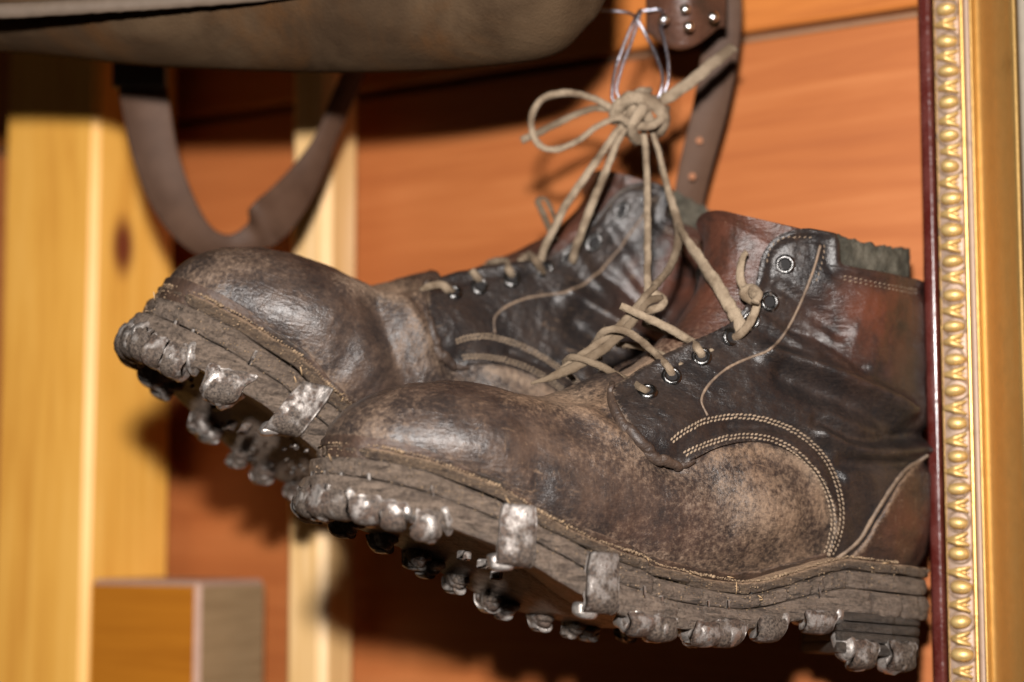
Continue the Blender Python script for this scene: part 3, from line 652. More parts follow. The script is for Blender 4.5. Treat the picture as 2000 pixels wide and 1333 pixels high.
nearB, nearL = build_boot('leather_boot', 'nearer dark leather boot with empty upper eyelets, heel tucked behind gilt frame', NEAR, 0.0)
def far_disp(nm, V, W):                        # the far boot has a deep bend behind its toe cap
    if nm == 'quarter': return W
    p = proj(W); vis = np.clip(V[:, 1]/.02, 0, 1)
    d1 = polydist(p, cat(A_((728,590),(748,640),(775,700),(790,760)), 30)); d2 = polydist(p, cat(A_((815,570),(830,640),(850,720)), 30))
    k = -.0075*np.exp(-(d1/24)**2)+.0030*np.exp(-(d2/24)**2)
    return W + (CB*.8+CU*.4)*(k*np.clip(.35+vis, 0, 1))[:, None]
farB, farL = build_boot('leather_boot', 'far dark leather boot hanging behind, toe sticking out in front of pine posts', FAR, 5.3, None, far_disp)
def hob(root, loc, pose, V, Fc, nm='hobnail'): make(nm, pose.w(V)-loc, Fc, M['plate' if nm == 'edge_plate' else 'steel'], root)
k = 0
for (px, py) in [(590,975),(600,985),(622,990),(655,1000),(712,1010),(768,1020),(838,1042)]:
    k += 1; hob(nearB, nearL, NEAR, *nail_boss(nx(px, py) if px > 650 else [.3108,.309,.3065][k-1], 1, .0056, .0082, .013 if k > 3 else .010, 100+k))
for x_, s in ((.3107, -1), (.308, -1), (.303, -1)): k += 1; hob(nearB, nearL, NEAR, *nail_boss(x_, s, .005, .006, .01, 100+k))
for (px, py) in [(1003,1108),(1168,1188)]: k += 1; hob(nearB, nearL, NEAR, *nail_plate(nx(px, py), 1, seed=k), nm='edge_plate')
for (px, py) in [(1250,1225),(1290,1236),(1380,1247),(1422,1247),(1503,1236),(1600,1218)]: k += 1; hob(nearB, nearL, NEAR, *nail_boss(nx(px, py), 1, .0076, .0070, .011, 100+k))
for x_ in (.282, .262, .244, .236, .222, .205, .197, .180, .165, .158, .14): k += 1; hob(nearB, nearL, NEAR, *nail_boss(x_, -1, .0046, .0046, .011, 100+k, None, False, .003))
for (x_, z_) in ((.063, -.0440), (.043, -.0440)): k += 1; hob(nearB, nearL, NEAR, *nail_boss(x_, 1, .0078, .0090, 0, 100+k, z_, True, .005))
def stud(c, r=.0024, h=.003): 
    V, Fc = box((-r, -r, -h), (r, r, .001), .0007); a = random.random()*1.5; R = np.array([[math.cos(a), -math.sin(a), 0], [math.sin(a), math.cos(a), 0], [0, 0, 1]]); return V @ R.T+c, Fc
for (x_, y_) in ((.245, .012), (.238, .016), (.229, .010)): hob(nearB, nearL, NEAR, *stud(np.array([x_, y_, zs(x_)-.001])))
for x_ in (.3108, .309, .305, .2985, .2905): k += 1; hob(farB, farL, FAR, *nail_boss(x_, 1, .0056, .0080, .010, 200+k))
for x_ in (.272, .264): k += 1; hob(farB, farL, FAR, *nail_boss(x_, 1, .0062, .0090, .013, 200+k))
k += 1; hob(farB, farL, FAR, *nail_plate(.2335, 1, .0165, .021, seed=k), nm='edge_plate')
for x_ in (.20, .185, .16): k += 1; hob(farB, farL, FAR, *nail_boss(x_, 1, .0056, .007, .011, 200+k))
for x_ in (.307, .294, .286, .258, .25, .226, .21, .19): k += 1; hob(farB, farL, FAR, *nail_boss(x_, -1, .0054, .0054, .011, 200+k, None, False, .003))
for (x_, y_) in ((.25, -.008), (.244, .004), (.262, .012)): hob(farB, farL, FAR, *stud(np.array([x_, y_, zs(x_)-.001]), .0026, .004))
for q in range(40):
    x_ = random.uniform(.17, .29); y_ = random.uniform(-.8, .8)*w_out(x_); hob(farB, farL, FAR, *stud(np.array([x_, y_, zs(x_)]), .0009, .0009), nm='sole_pin')
# ------------------------------------------------------------------ laces
BW = bvh([(NEAR.w(b[1]), b[2]) for b in bp if b[0] in ('vamp', 'tongue', 'quarter')])
def pt(p):
    if len(p) == 3 and p[2] > .1: return P(*p)
    d = CM @ ray(p[0], p[1]); h = BW.ray_cast(Vector(CAM), Vector(d/np.linalg.norm(d)))
    lift = p[2] if len(p) == 3 else .002
    if h[0] is None: return None
    return np.array(h[0])-d*lift
def lace(pts, ra, rb, parent, loc, twist=.8, n=None, seed=1, dark=0.0, fray=True, name='lace', taper=None):
    q = [pt(p) for p in pts]; q = [a for a in q if a is not None]
    L = sum(np.linalg.norm(a-b) for a, b in zip(q[:-1], q[1:])); n = n or max(14, int(L/.0009))
    path = cat(q, n); path = path + np.stack([fbm(path, 260, seed+i, 2) for i in range(3)], 1)*.0003
    ra *= .75; rb *= .78
    V, Fc = tube(path, ra, rb, 12, twist, noise=.16, seed=seed, taper=taper)
    if fray:
        r = np.random.default_rng(seed); mb = MB(); mb.add(V, Fc); nf = int(L*4200)
        for i in range(nf):
            s = r.integers(0, len(path)); ph = r.integers(0, 12); a = V[s*12+ph]; d = a-path[s]; d = d/(np.linalg.norm(d)+1e-9)
            d = d+r.normal(0, .7, 3); d /= np.linalg.norm(d); l = r.uniform(.0006, .0016); sd = np.cross(d, r.normal(size=3)); sd = sd/np.linalg.norm(sd)*.00006
            mb.add([a-sd, a+sd, a+d*l], [(0, 1, 2)])
        V, Fc = mb.all()
    return make(name, V-loc, Fc, M['lace'], parent, attrs={'dust': np.full(len(V), dark)})
N_ = (nearB, nearL)
lace([(1268,768,-.002),(1252,758,.003),(1215,738,.797),(1170,715,.797),(1130,700,.799),(1108,702,.804),(1104,722,.812),(1120,742,.818)], .0022, .0014, *N_, seed=11, dark=.55)
lace([(1314,738,-.002),(1304,718,.003),(1278,688,.800),(1240,658,.797),(1205,643,.798),(1178,650,.803),(1162,675,.812),(1170,700,.822)], .0022, .0015, *N_, seed=12, dark=.25)
lace([(1330,716,-.001),(1290,692,.812),(1250,678,.814),(1205,672,.822)], .0020, .0014, *N_, seed=22, dark=.2)
lace([(1372,700,-.002),(1364,682,.003),(1342,662,.806),(1300,640,.803),(1255,617,.801),(1212,597,.800)], .0024, .0018, *N_, seed=13)
lace([(1390,690,-.001),(1330,662,.818),(1285,642,.820),(1255,632,.824)], .0021, .0014, *N_, seed=23, dark=.1)
lace([(1036,750,.794),(1080,735,.796),(1130,712,.799),(1185,678,.803),(1230,632,.806),(1262,592,.808),(1285,578,.812)], .0029, .0020, *N_, seed=14, dark=.6, taper=np.clip(np.linspace(.25, 4, 120), 0, 1)) if False else None
def taperlace(pts, ra, rb, a, seed, dark):
    q = [pt(p) for p in pts]; L = sum(np.linalg.norm(x-y) for x, y in zip(q[:-1], q[1:])); n = max(14, int(L/.0009)); lace(pts, ra, rb, *a, n=n, seed=seed, dark=dark, taper=np.clip(np.linspace(.22, 4.0, n), 0, 1))
taperlace([(1036,750,.800),(1080,735,.800),(1130,712,.801),(1185,678,.803),(1230,632,.806),(1262,592,.808),(1290,580,.812)], .0031, .0020, N_, 14, .65)
taperlace([(1090,722,.803),(1140,690,.803),(1190,655,.804),(1225,620,.806),(1258,582,.808),(1280,560,.812)], .0022, .0016, N_, 15, .45)
lace([(1430,664,-.002),(1448,652,.004),(1466,628,.007),(1477,600,.008),(1474,580,.009),(1462,566,.010)], .0026, .0018, *N_, seed=16)
lace([(1484,590,.007),(1462,584,.011),(1452,572,.012),(1466,562,.012),(1482,574,.010),(1474,592,.012)], .0026, .0020, *N_, seed=17)
lace([(1462,576,.009),(1448,552,.010),(1446,525,.010),(1452,500,.009),(1460,492,.009)], .0026, .0013, *N_, seed=18)
# the laces knotted together over the boots
kl = P(1250, 225, .868); kn = thing('knotted_laces', 'tan cord laces of both boots tied in one knot with a loop, hung from wire', 'laces', kl); K_ = (kn, kl)
KD = .868
lace([(1452,652,.003),(1432,610,.007),(1400,556,.007),(1368,508,.006),(1336,462,.838),(1326,448,.846)], .0040, .0019, *K_, seed=31, twist=1.5, name='strand')
lace([(1330,455,.842),(1314,400,.854),(1296,340,.862),(1278,270,.866),(1262,235,.866)], .0026, .0017, *K_, seed=32, twist=2, name='strand')
lace([(1266,582,.812),(1265,500,.828),(1265,420,.842),(1264,340,.855),(1258,265,.864),(1250,232,.864)], .0023, .0016, *K_, seed=33, twist=1, name='strand')
lace([(1270,590,.812),(1276,562,.816),(1300,535,.824),(1316,505,.832),(1326,462,.844),(1318,420,.852)], .0026, .0022, *K_, seed=34, twist=5, dark=.3, name='strand')
lace([(1256,610,.810),(1290,600,.810),(1296,585,.812),(1275,575,.811),(1256,590,.810),(1262,612,.809)], .0025, .0020, *K_, seed=35, name='strand')
lace([(1055,520,.885),(1062,490,.880),(1088,432,.874),(1130,365,.870),(1172,305,.868),(1205,258,.866),(1228,235,.864)], .0026, .0017, *K_, seed=36, twist=1, name='strand')
lace([(1117,512,.886),(1130,470,.878),(1155,405,.872),(1180,340,.869),(1205,280,.867),(1225,245,.865)], .0026, .0017, *K_, seed=37, twist=1, name='strand')
lace([(1240,225,.862),(1200,215,.866),(1165,195,.868),(1115,182,.870),(1070,188,.871),(1043,215,.872),(1038,250,.872),(1052,282,.871),(1085,293,.870),(1125,278,.868),(1165,248,.866),(1205,232,.862),(1240,238,.860)], .0022, .0015, *K_, seed=38, name='loop', dark=.1)
lace([(1018,274,.878),(1050,262,.877),(1090,240,.876),(1130,222,.874),(1165,212,.871),(1210,218,.867)], .0024, .0014, *K_, seed=39, dark=.35, name='tail')
lace([(1270,205,.866),(1305,190,.868),(1350,160,.872),(1395,122,.876),(1432,92,.880)], .0038, .0011, *K_, seed=40, twist=.5, name='tail', dark=.15)
def knot():
    for k_, (pts, ra_, rb_) in enumerate([
        ([(1200,238,.868),(1206,212,.862),(1228,192,.858),(1258,194,.857),(1284,210,.859),(1297,234,.863),(1290,258,.869)], .0042, .0030),
        ([(1278,196,.868),(1266,206,.859),(1248,222,.854),(1236,244,.854),(1238,268,.862),(1250,272,.870)], .0040, .0028),
        ([(1205,214,.870),(1218,232,.862),(1244,246,.857),(1272,246,.857),(1292,232,.862),(1300,214,.870)], .0036, .0026),
        ([(1222,262,.872),(1232,236,.864),(1236,206,.862),(1246,182,.866),(1266,180,.872)], .0038, .0028),
        ([(1286,262,.872),(1272,240,.862),(1262,222,.859),(1270,204,.863),(1292,196,.870)], .0034, .0026)]):
        lace(pts, ra_, rb_, *K_, seed=90+k_, twist=1.2, name='knot_turn')
knot()
# far boot's laces
BW = bvh([(b.matrix_world @ Matrix() and np.array([v.co for v in b.data.vertices])+farL, [list(p.vertices) for p in b.data.polygons]) for b in farB.children if b.name.split('.')[0] in ('vamp', 'tongue', 'quarter')])
N_ = (farB, farL)
for k_, (e, m1_, m2_) in enumerate([((885,573),(862,556),(835,560)),((940,553),(920,528),(900,520)),((1003,543),(985,512),(962,512)),((1062,536),(1045,508),(1030,500))]):
    lace([(*e, -.002), (e[0]*.5+m1_[0]*.5, e[1]*.5+m1_[1]*.5, .004), (*m1_, .006), (*m2_, .003), (m2_[0]-14, m2_[1]+12, -.004)], .0025, .0017, *N_, seed=60+k_, dark=.25)
lace([(1085,470,.890),(1062,420,.900),(1050,392,.905),(1068,392,.905),(1085,430,.897)], .0022, .0012, *N_, seed=70, dark=.5)
# ------------------------------------------------------------------ wire
wl_ = P(1250, 100, .872); wr_ = thing('wire_hanger', 'thin bent steel wire looped through the lace knot above the boots', 'wire', wl_)
def wire(pts, r=.0008): V, Fc = tube(cat([P(*p) for p in pts], 70), r, r, 10); make('wire_strand', V-wl_, Fc, M['wire'], wr_)
wire([(1250,20,.880),(1240,38,.876),(1222,80,.874),(1204,130,.872),(1196,175,.869),(1200,200,.868),(1235,215,.868),(1272,208,.868),(1290,180,.866),(1294,150,.868),(1282,110,.872),(1262,70,.876),(1244,38,.877),(1225,25,.880),(1170,20,.884)])
wire([(1252,22,.880),(1232,85,.877),(1212,140,.874),(1206,185,.872),(1240,212,.872),(1280,206,.870),(1302,170,.870),(1306,130,.872),(1298,80,.876),(1288,45,.880),(1292,20,.884),(1250,22,.886)])
# ------------------------------------------------------------------ wall of planks
M['plank'] = wood('red_pine', [(.25, (.28, .080, .022)), (.45, (.345, .108, .030)), (.62, (.40, .138, .043)), (.8, (.33, .100, .028))], (4, 4, 60), .48, 1.0, spec=.35, bump=.12)
M['plank_top'] = wood('red_pine_top', [(.25, (.30, .085, .016)), (.5, (.44, .145, .030)), (.8, (.38, .120, .025))], (5, 5, 90), .45, 4.0)
wallo = bpy.data.objects.new('wooden_wall', None); COL.objects.link(wallo); wallo.location = WO; wallo.rotation_euler = (0, 0, -YAW); wallo['kind'] = 'structure'; wallo['label'] = 'orange stained pine plank wall behind the boots'
zs_seam = wl(1600, 50)[2]; ztop = zs_seam+.002
def planks():
    x0, x1 = -.75, .75; hs = [zs_seam+.30, zs_seam, zs_seam-.36, zs_seam-.66]
    for k_ in range(3):
        V, Fc = box((x0, 0, hs[k_+1]+.0028), (x1, .02, hs[k_]-.0028), .0015); fixn(make('plank', V, Fc, M['plank_top' if k_ == 0 else 'plank'], wallo, False))
    V, Fc = box((x0, .012, hs[3]), (x1, .03, hs[0]), 0); fixn(make('backing_board', V, Fc, flat('gap_wood', (.20, .11, .06), .9), wallo, False))
planks()
# ------------------------------------------------------------------ pine posts and rail
def post_thing(name, label, x0, x1, h0, h1, z0, z1, mat, bev=.003, cat_='post'):
    c = ((x0+x1)/2, -(h0+h1)/2, z0); e = wallthing(name, label, cat_, c)
    V, Fc = box((x0-c[0], -h1-c[1], 0), (x1-c[0], -h0-c[1], z1-z0), bev); fixn(make('timber', V, Fc, mat, e, False)); return e
HP = .085
xa, xb = wl(-4, 666, HP)[0], wl(178, 666, HP)[0]
zlo, zhi = -.45, .45
# depth of the post from where its side meets the wall side at px 340
def side_h(px, x, h):                          # how far back along the side face the pixel px lies
    for hh in np.linspace(h, -.2, 400):
        if wl(px, 666, hh)[0] <= x + 1e-9 and False: pass
    best = min(np.linspace(h, 0, 400), key=lambda hh: abs(proj(WO+WM @ np.array([x, -hh, 0.]))[0]-px)); return best
h_in = side_h(340, xb, HP)
kh = side_h(236, xb, HP); kz = wl(236, 482, kh)[2]
M['pine'] = wood('pale_pine', [(.25, (.56, .24, .035)), (.45, (.72, .365, .065)), (.62, (.80, .44, .10)), (.8, (.62, .285, .045))], (70, 70, 4), .45, 2.0, knots=[(((xb-xa)/2, -kh+(h_in+HP)/2, kz+.45), .0085, (.14, .030, .010))])
post_thing('pine_post', 'broad squared honey pine post at the left edge with a dark knot', xa, xb, h_in, HP, zlo, zhi, M['pine'], .004)
xc, xd = wl(562, 400, .045)[0], wl(640, 400, .045)[0]
h_in2 = side_h(702, xd, .045)
M['pine2'] = wood('white_pine', [(.25, (.50, .29, .10)), (.45, (.66, .42, .18)), (.62, (.76, .54, .30)), (.8, (.56, .33, .11))], (90, 90, 4), .45, 6.0)
post_thing('pine_batten', 'slim pale pine batten standing between the hanging strap and the boots', xc, xd, h_in2, .045, zlo, zhi, M['pine2'], .005)
zr = wl(300, 1134, HP)[2]
xr0, xr1 = xb+.0005, wl(386, 1240, HP-.002)[0]
h_in3 = side_h(528, xr1, HP-.002)
def rail():
    t = NT('sawn_end'); co = t.coord(); mp = t.n('ShaderNodeMapping'); mp.inputs['Rotation'].default_value = (math.radians(38), 0, 0); mp.inputs['Scale'].default_value = (40, 25, 420); t.l(co, mp.inputs[0])
    n = t.noise(mp.outputs[0], 1, 5, .6); n1 = t.noise(co, 30, 3)
    m = t.fin(t.mix(t.step(n, .3, .7), (.21, .135, .068), t.mix(n1, (.29, .20, .11), (.25, .16, .08))), .8, t.bump(n, .5, .002), 0, .2)
    mf = wood('amber_pine', [(.25, (.27, .085, .006)), (.5, (.38, .135, .011)), (.8, (.31, .105, .008))], (4, 4, 70), .4, 9.0)
    mt = flat('rail_top', (.36, .22, .16), .7)
    c = (xr0, -(HP-.002), zr); e = wallthing('rail_stub', 'sawn stub of amber pine rail with grey end grain beside the post', 'rail', c)
    V, Fc = box((0, 0, -.30), (xr1-xr0, HP-.002-h_in3, 0), .003); o = fixn(make('timber', V, Fc, mf, e, False)); o.data.materials.append(m); o.data.materials.append(mt)
    for p in o.data.polygons:
        if p.normal.x > .9: p.material_index = 1
        elif abs(p.normal.x) > .3 and abs(p.normal.y) > .3 or p.normal.z > .5: p.material_index = 2
rail()
# ------------------------------------------------------------------ gilt picture frame on the right
def gold(name, c1, c2, ro, me=.85, sc=120):
    t = NT(name); co = t.coord(); n = t.noise(co, sc, 5, .65); n2 = t.noise(co, sc*8, 4, .6); r = t.step(n, .55, .75)
    return t.fin(t.mix(r, t.mix(n2, c1, c2), tuple(k_*.68 for k_ in c1)), t.math('ADD', ro, t.math('MULTIPLY', n, .15)), t.bump(t.math('ADD', n, n2), .2, .0006), me, .5)
M['gold'] = gold('gold_leaf', (.66, .40, .12), (.80, .54, .20), .34, .75)
M['gold_cove'] = gold('gold_cove', (.38, .23, .072), (.48, .30, .105), .38, .75, 25)
M['gold_dull'] = gold('dull_gold', (.30, .21, .155), (.38, .28, .215), .5, .35)
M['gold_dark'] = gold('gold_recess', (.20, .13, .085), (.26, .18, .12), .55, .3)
M['gold_egg'] = gold('gold_bead', (.64, .43, .16), (.76, .54, .23), .40, .65)
t_ = NT('mahogany_lacquer'); n_ = t_.noise(t_.coord(), 40, 4); n2_ = t_.noise(t_.coord(), 500, 3)
M['mahogany'] = t_.fin(t_.mix(t_.step(n_, .4, .6), (.055, .008, .006), (.085, .022, .018)), t_.math('ADD', .18, t_.math('MULTIPLY', t_.step(n2_, .5, .7), .3)), t_.bump(n2_, .1, .0006), 0, .6)
M['greyedge'] = flat('grey_edge', (.24, .205, .16), .6)
HF = .050
S = lambda px, h: wl(px, 666, h)[0]
fx0 = S(1811, HF)
fe = wallthing('picture_frame', 'ornate gilt picture frame with egg and dart beading and dark red lip', 'picture frame', (fx0, -HF, 0))
def strip(name, prof, mat, z0=-.30, z1=.30, label=None):   # prof: (px at mid height, height proud)
    pr = [(S(px, h)-fx0, -(h-HF)) for px, h in prof]; pr = cat(pr, 30) if len(pr) > 4 else np.array(pr)
    pr = np.vstack([pr, [(pr[-1][0], HF-.02), (pr[0][0], HF-.02)]]); n = len(pr)
    V = np.array([(*p, z0) for p in pr]+[(*p, z1) for p in pr]); Fc = [(i, (i+1) % n, n+(i+1) % n, n+i) for i in range(n)]+[tuple(range(n))[::-1], tuple(range(n, 2*n))]
    o = fixn(make(name, V, Fc, mat, fe, True)); 
    md = o.modifiers.new('edges', 'EDGE_SPLIT'); md.split_angle = math.radians(40); return o
strip('lip', [(1806.5,HF-.008),(1807.5,HF-.002),(1813,HF),(1828,HF+.0005),(1836,HF-.003),(1839,HF-.008)], M['mahogany'])
strip('fillet', [(1838.5,HF-.006),(1839,HF-.002),(1839.8,HF-.001),(1840.6,HF-.002),(1841.5,HF-.005)], M['gold'])
strip('bead_band', [(1840.5,HF-.004),(1842,HF-.0025),(1862,HF-.0015),(1886,HF-.0025),(1889,HF-.004)], M['gold_dull'])
strip('ridge', [(1888,HF-.003),(1890,HF+.001),(1893,HF+.002),(1896,HF+.001),(1898,HF-.003)], M['gold'])
strip('flat_band', [(1897.5,HF-.003),(1898.5,HF-.001),(1904,HF-.0005),(1908,HF-.001),(1909,HF-.003)], M['gold_dull'])
strip('cove_lip', [(1908.5,HF-.004),(1910,HF-.0),(1912,HF+.0005),(1914,HF-.001),(1917,HF-.006)], M['gold'])
strip('cove', [(1916.5,HF-.005),(1922,HF-.010),(1935,HF-.009),(1955,HF-.004),(1978,HF+.001),(1992,HF+.005),(2000,HF+.005),(2005,HF+.001)], M['gold_cove'])
strip('outer_edge', [(2004.5,HF-.000),(2007,HF+.005),(2018,HF+.006),(2032,HF+.005),(2042,HF-.004)], M['greyedge'])
bx = (S(1863.5, HF)-fx0); bwid = (S(1886, HF)-S(1842, HF))
ze = [wl(1861, y, HF)[2] for y in (17, 77)]; pitch = abs(ze[0]-ze[1])*1.02
def egg_mesh():
    V, Fc = ball((0, 0, 0), np.diag([bwid*.47, .0046, pitch*.20]), 20, 12, .92); o = make('egg', V, Fc, M['gold_egg'], fe); return o
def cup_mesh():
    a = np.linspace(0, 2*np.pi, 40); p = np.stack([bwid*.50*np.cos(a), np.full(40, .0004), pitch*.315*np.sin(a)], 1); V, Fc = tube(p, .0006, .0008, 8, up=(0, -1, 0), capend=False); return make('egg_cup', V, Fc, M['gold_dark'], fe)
def dart_mesh():
    mb = MB()
    for s in (-1, 1):
        p = cat([(-bwid*.42, 0, s*.0004), (-bwid*.1, -.0010, s*pitch*.05), (bwid*.2, -.0012, s*pitch*.11), (bwid*.44, -.0004, s*pitch*.20)], 18); mb.add(*tube(p, .0015, .0032, 10, up=(0, -1, 0), taper=np.r_[np.linspace(.6, 1.1, 9), np.linspace(1.1, .35, 9)]))
    p = cat([(-bwid*.3, 0, 0), (bwid*.05, -.0008, 0), (bwid*.40, 0, 0)], 12); mb.add(*tube(p, .0009, .002, 8, up=(0, -1, 0), taper=np.r_[np.linspace(1.1, .3, 12)]))
    V, Fc = mb.all(); return make('dart', V, Fc, M['gold_egg'], fe)
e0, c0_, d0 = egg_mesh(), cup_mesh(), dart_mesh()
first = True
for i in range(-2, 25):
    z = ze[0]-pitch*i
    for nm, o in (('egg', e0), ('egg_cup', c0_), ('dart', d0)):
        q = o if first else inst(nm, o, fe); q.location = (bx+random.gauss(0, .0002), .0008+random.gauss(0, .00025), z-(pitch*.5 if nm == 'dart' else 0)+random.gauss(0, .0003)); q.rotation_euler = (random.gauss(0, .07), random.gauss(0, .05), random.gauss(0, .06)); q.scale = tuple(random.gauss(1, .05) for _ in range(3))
    first = False
# ------------------------------------------------------------------ rucksack above
def canvas():
    t = NT('brown_canvas'); co = t.coord(); n = t.noise(co, 16, 6, .6, .6); n2 = t.noise(co, 900, 3, .6); n3 = t.noise(t.coord((9, 9, 14)), 1, 5, .6, 1.5)
    c = t.mix(t.step(n, .3, .7), (.026, .015, .008), (.064, .040, .022)); c = t.mix(t.step(n3, .45, .7), c, (.055, .025, .009))
    return t.fin(c, .8, t.bump(t.math('ADD', n3, t.math('MULTIPLY', n2, .3)), .5, .004), 0, .06)
M['canvas'] = canvas()
t_ = NT('strap_leather'); n_ = t_.noise(t_.coord(), 45, 4); n2_ = t_.noise(t_.coord(), 600, 4, .7); M['strap'] = t_.fin(t_.mix(t_.step(n_, .25, .75), (.050, .026, .016), (.080, .044, .028)), t_.math('ADD', .45, t_.math('MULTIPLY', n2_, .2)), t_.bump(n2_, .3, .0008), 0, .15)
rl = P(500, 0, .90); rk = thing('rucksack', 'old brown canvas and leather rucksack hanging above, bottom edge only in view', 'rucksack', rl)
def bag():
    bot = cat(A_((-140,82),(0,86),(120,97),(260,112),(450,121),(650,126),(850,121),(980,110),(1055,99),(1098,84),(1126,62),(1150,34),(1174,8),(1200,-44)), 130)
    rows = []
    for i, (px, py) in enumerate(bot):
        u = i/129; fr = .872-.070*u; k_ = min(1, (1-u)/.12)
        ring = []
        for a in np.linspace(-.25*np.pi, 1.15*np.pi, 34):   # from the back bottom, under, to the front and up
            b = max(0, a); dz = .055*(1-math.cos(b))*1.0; dd = -.030*math.sin(min(b, math.pi*.62))*1.25*(.45+.55*k_) + (.05*min(0, a)*-1)
            up = -.0 if a > 0 else .05*(-a)**1.0*.5
            ring.append(P(px, py, fr)+CU*(dz+up)-CB*(dd+.028))
        rows.append(ring)
    R = np.array(rows); N_g = CB
    k1 = fbm(R*[1, 1, 2], 28, 91, 4)*.0045; k2 = fbm(R*[.5, 1, 3], 75, 92, 3)*.0016
    wgt = np.clip(np.linspace(0, 3, R.shape[1])-.6, 0, 1)[None]
    R = R+CB*((k1+k2)*wgt)[..., None]+CU*(k2*.5*wgt)[..., None]
    V = R.reshape(-1, 3); make('bag_body', V-rl, gridfaces(130, 34), M['canvas'], rk, bc=V, attrs={'dust': np.zeros(len(V)), 'red': np.zeros(len(V))})
    # stitched flap edge across the upper left
    p = cat([P(-120,24,.842), P(0,22,.840), P(150,14,.836), P(330,3,.832), P(480,-9,.828), P(650,-26,.826)], 70)
    V, Fc = tube(p, .0036, .0022, 10, noise=.1); make('flap_edge', V-rl, Fc, flat('flap_tan', (.085, .06, .042), .7), rk)
    V2 = [];
    for q in p: V2 += [q+CU*.001, q+CU*.05+CB*.004, q+CU*.1+CB*.003]
    make('flap', np.array(V2)-rl, gridfaces(70, 3), M['canvas'], rk, bc=np.array(V2), attrs={'dust': np.zeros(210), 'red': np.zeros(210)})
bag()
def ribbon(name, L, wd, parent, loc, mat, th=.0022, n=90, seed=0):   # L: centre pixel, depth, then width axis angle (image) and its turn toward the viewer
    c = cat([np.r_[P(a[0], a[1], a[2]), a[3], a[4], a[5]] for a in L], n); C = c[:, :3]; t = np.gradient(C, axis=0); t /= np.linalg.norm(t, axis=1)[:, None]
    Wd = []
    for i in range(n):
        an, tn = c[i, 3], c[i, 4]; q = (CR*math.cos(an)+CU*math.sin(an))*math.cos(tn)+CB*math.sin(tn); q = q-t[i]*(q @ t[i])*.6; Wd.append(q/np.linalg.norm(q))
    Wd = np.array(Wd); Nn = np.cross(t, Wd); Nn /= np.linalg.norm(Nn, axis=1)[:, None]; hw = c[:, 5:6]*wd*.5
    prof = [(-1, -.25), (-.93, -.5), (0, -.5), (.93, -.5), (1, -.25), (1, .25), (.93, .5), (0, .5), (-.93, .5), (-1, .25)]
    R = np.stack([C+Wd*hw*a+Nn*th*b for a, b in prof], 1); V = R.reshape(-1, 3)
    return make(name, V-loc, gridfaces(n, len(prof), True), M[mat] if isinstance(mat, str) else mat, parent, bc=V, attrs={'dust': np.full(len(V), .12), 'red': np.full(len(V), .3)})
r_ = math.radians
ribbon('strap', [(268,90,.985,r_(0),0,1),(282,190,.985,r_(0),.0,.98),(303,300,.983,r_(10),.0,.92),(340,398,.98,r_(28),.1,.86),(392,466,.975,r_(52),.2,.66),(448,484,.972,r_(85),.3,.52),(496,462,.972,r_(100),.2,.58),(520,436,.968,r_(118),.5,.95),(552,404,.974,r_(134),.35,.86),(592,352,.985,r_(140),.5,.72),(632,280,.99,r_(150),.7,.52),(666,200,.995,r_(160),.7,.50),(700,120,1.0,r_(165),.7,.5)], .0265, rk, rl, 'strap')
V, Fc = box((-.013, -.002, -.006), (.016, .002, .008), .0015); c_ = P(268, 150, .983)
make('buckle', c_+V @ CM[:, [0, 2, 1]].T-rl, Fc, M['eyelet'], rk, False)
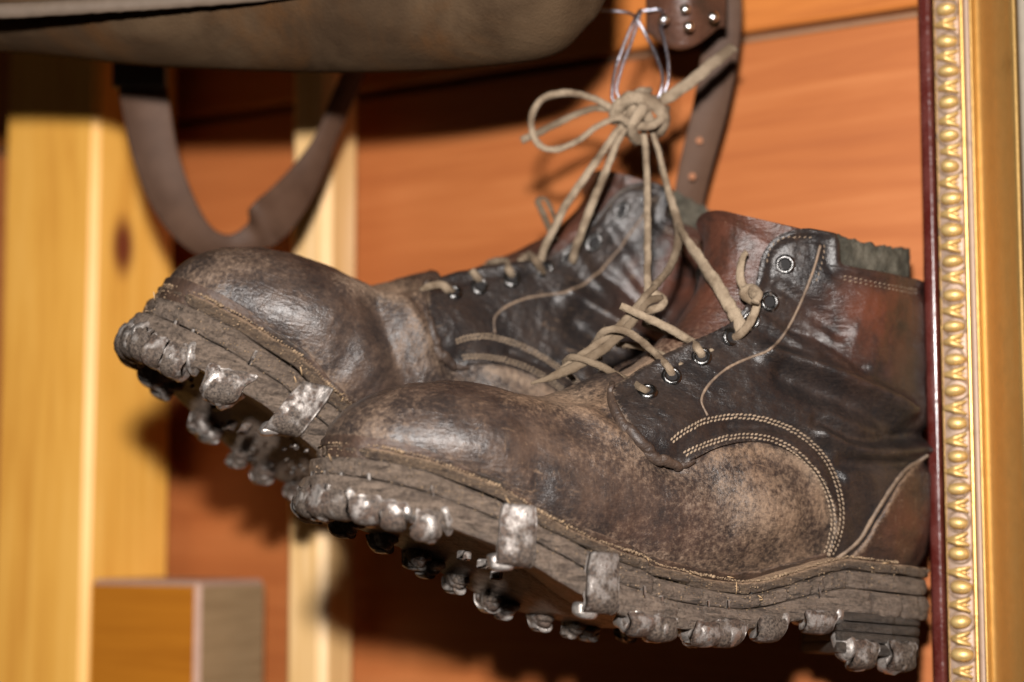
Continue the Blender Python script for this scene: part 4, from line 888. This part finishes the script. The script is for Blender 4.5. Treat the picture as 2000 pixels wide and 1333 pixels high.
# leather strap on the right and the studded flap by the wire
sl = P(1400, 200, .93); hs_ = thing('hanging_strap', 'narrow brown leather strap with punched holes hanging against the planks', 'strap', sl)
ribbon('strap_band', [(1410,-40,.925,r_(8),.1,1),(1412,40,.925,r_(10),.1,1),(1402,130,.927,r_(10),.1,1),(1385,220,.93,r_(4),0,.95),(1362,310,.935,r_(0),0,.9),(1345,390,.94,r_(-4),-.1,.85),(1335,470,.945,r_(-6),-.1,.85)], .0185, hs_, sl, 'strap', .0018)
for px, py in ((1366,275),(1352,345),(1390,185)):
    c_ = P(px, py, .9285); V = [c_+(CR*math.cos(a)+CU*math.sin(a))*.0017 for a in np.linspace(0, 6.283, 14, endpoint=False)]; make('strap_hole', np.array(V)-sl, [tuple(range(14))[::-1]], flat('strap_hole', (.25, .10, .045), .8), hs_, False)
fl = P(1350, 20, .885); fp = thing('studded_flap', 'glossy dark leather flap with four bright metal studs at the top', 'leather flap', fl)
def flap():
    nu, nv_ = 30, 24; R = np.zeros((nu, nv_, 3))
    for i in range(nu):
        u = i/(nu-1)
        for j in range(nv_):
            v = j/(nv_-1); px = 1262+(1418-1262)*u; bottom = 62+38*math.sin(math.pi*min(1, max(0, u*1.1)))-10*u; py = bottom+(-120-bottom)*v
            R[i, j] = P(px, py, .892-.016*math.sin(math.pi*u)*(.35+.65*math.sin(math.pi*min(v*1.6, 1)*.5)))
    R += CB*(fbm(R, 90, 33, 3)*.0012)[..., None]; V = R.reshape(-1, 3); V2 = np.vstack([V, V-CB*.003]); m = len(V); f = gridfaces(nu, nv_); rim = [i*nv_ for i in range(nu)]+[(nu-1)*nv_+j for j in range(1, nv_)]+[i*nv_+nv_-1 for i in range(nu-2, -1, -1)]+[j for j in range(nv_-2, 0, -1)]
    f2 = f+[tuple(k_+m for k_ in q[::-1]) for q in f]+[(rim[k_], rim[(k_+1) % len(rim)], rim[(k_+1) % len(rim)]+m, rim[k_]+m) for k_ in range(len(rim))]
    fixn(make('leather_panel', V2-fl, f2, leather('flap_leather', (.025, .014, .010), (.07, .035, .022), -.1, .30, seed=.2), fp, bc=V2, attrs={'dust': np.zeros(len(V2)), 'red': np.full(len(V2), .3)}))
    for px, py in ((1338,18),(1345,52),(1393,33),(1297,38),(1378,-30)):
        V, Fc = ball(P(px, py, .874), np.stack([CR*.0026, CU*.0026, CB*.0022], 1), 14, 10); make('stud', V-fl, Fc, M['stud'], fp)
flap()
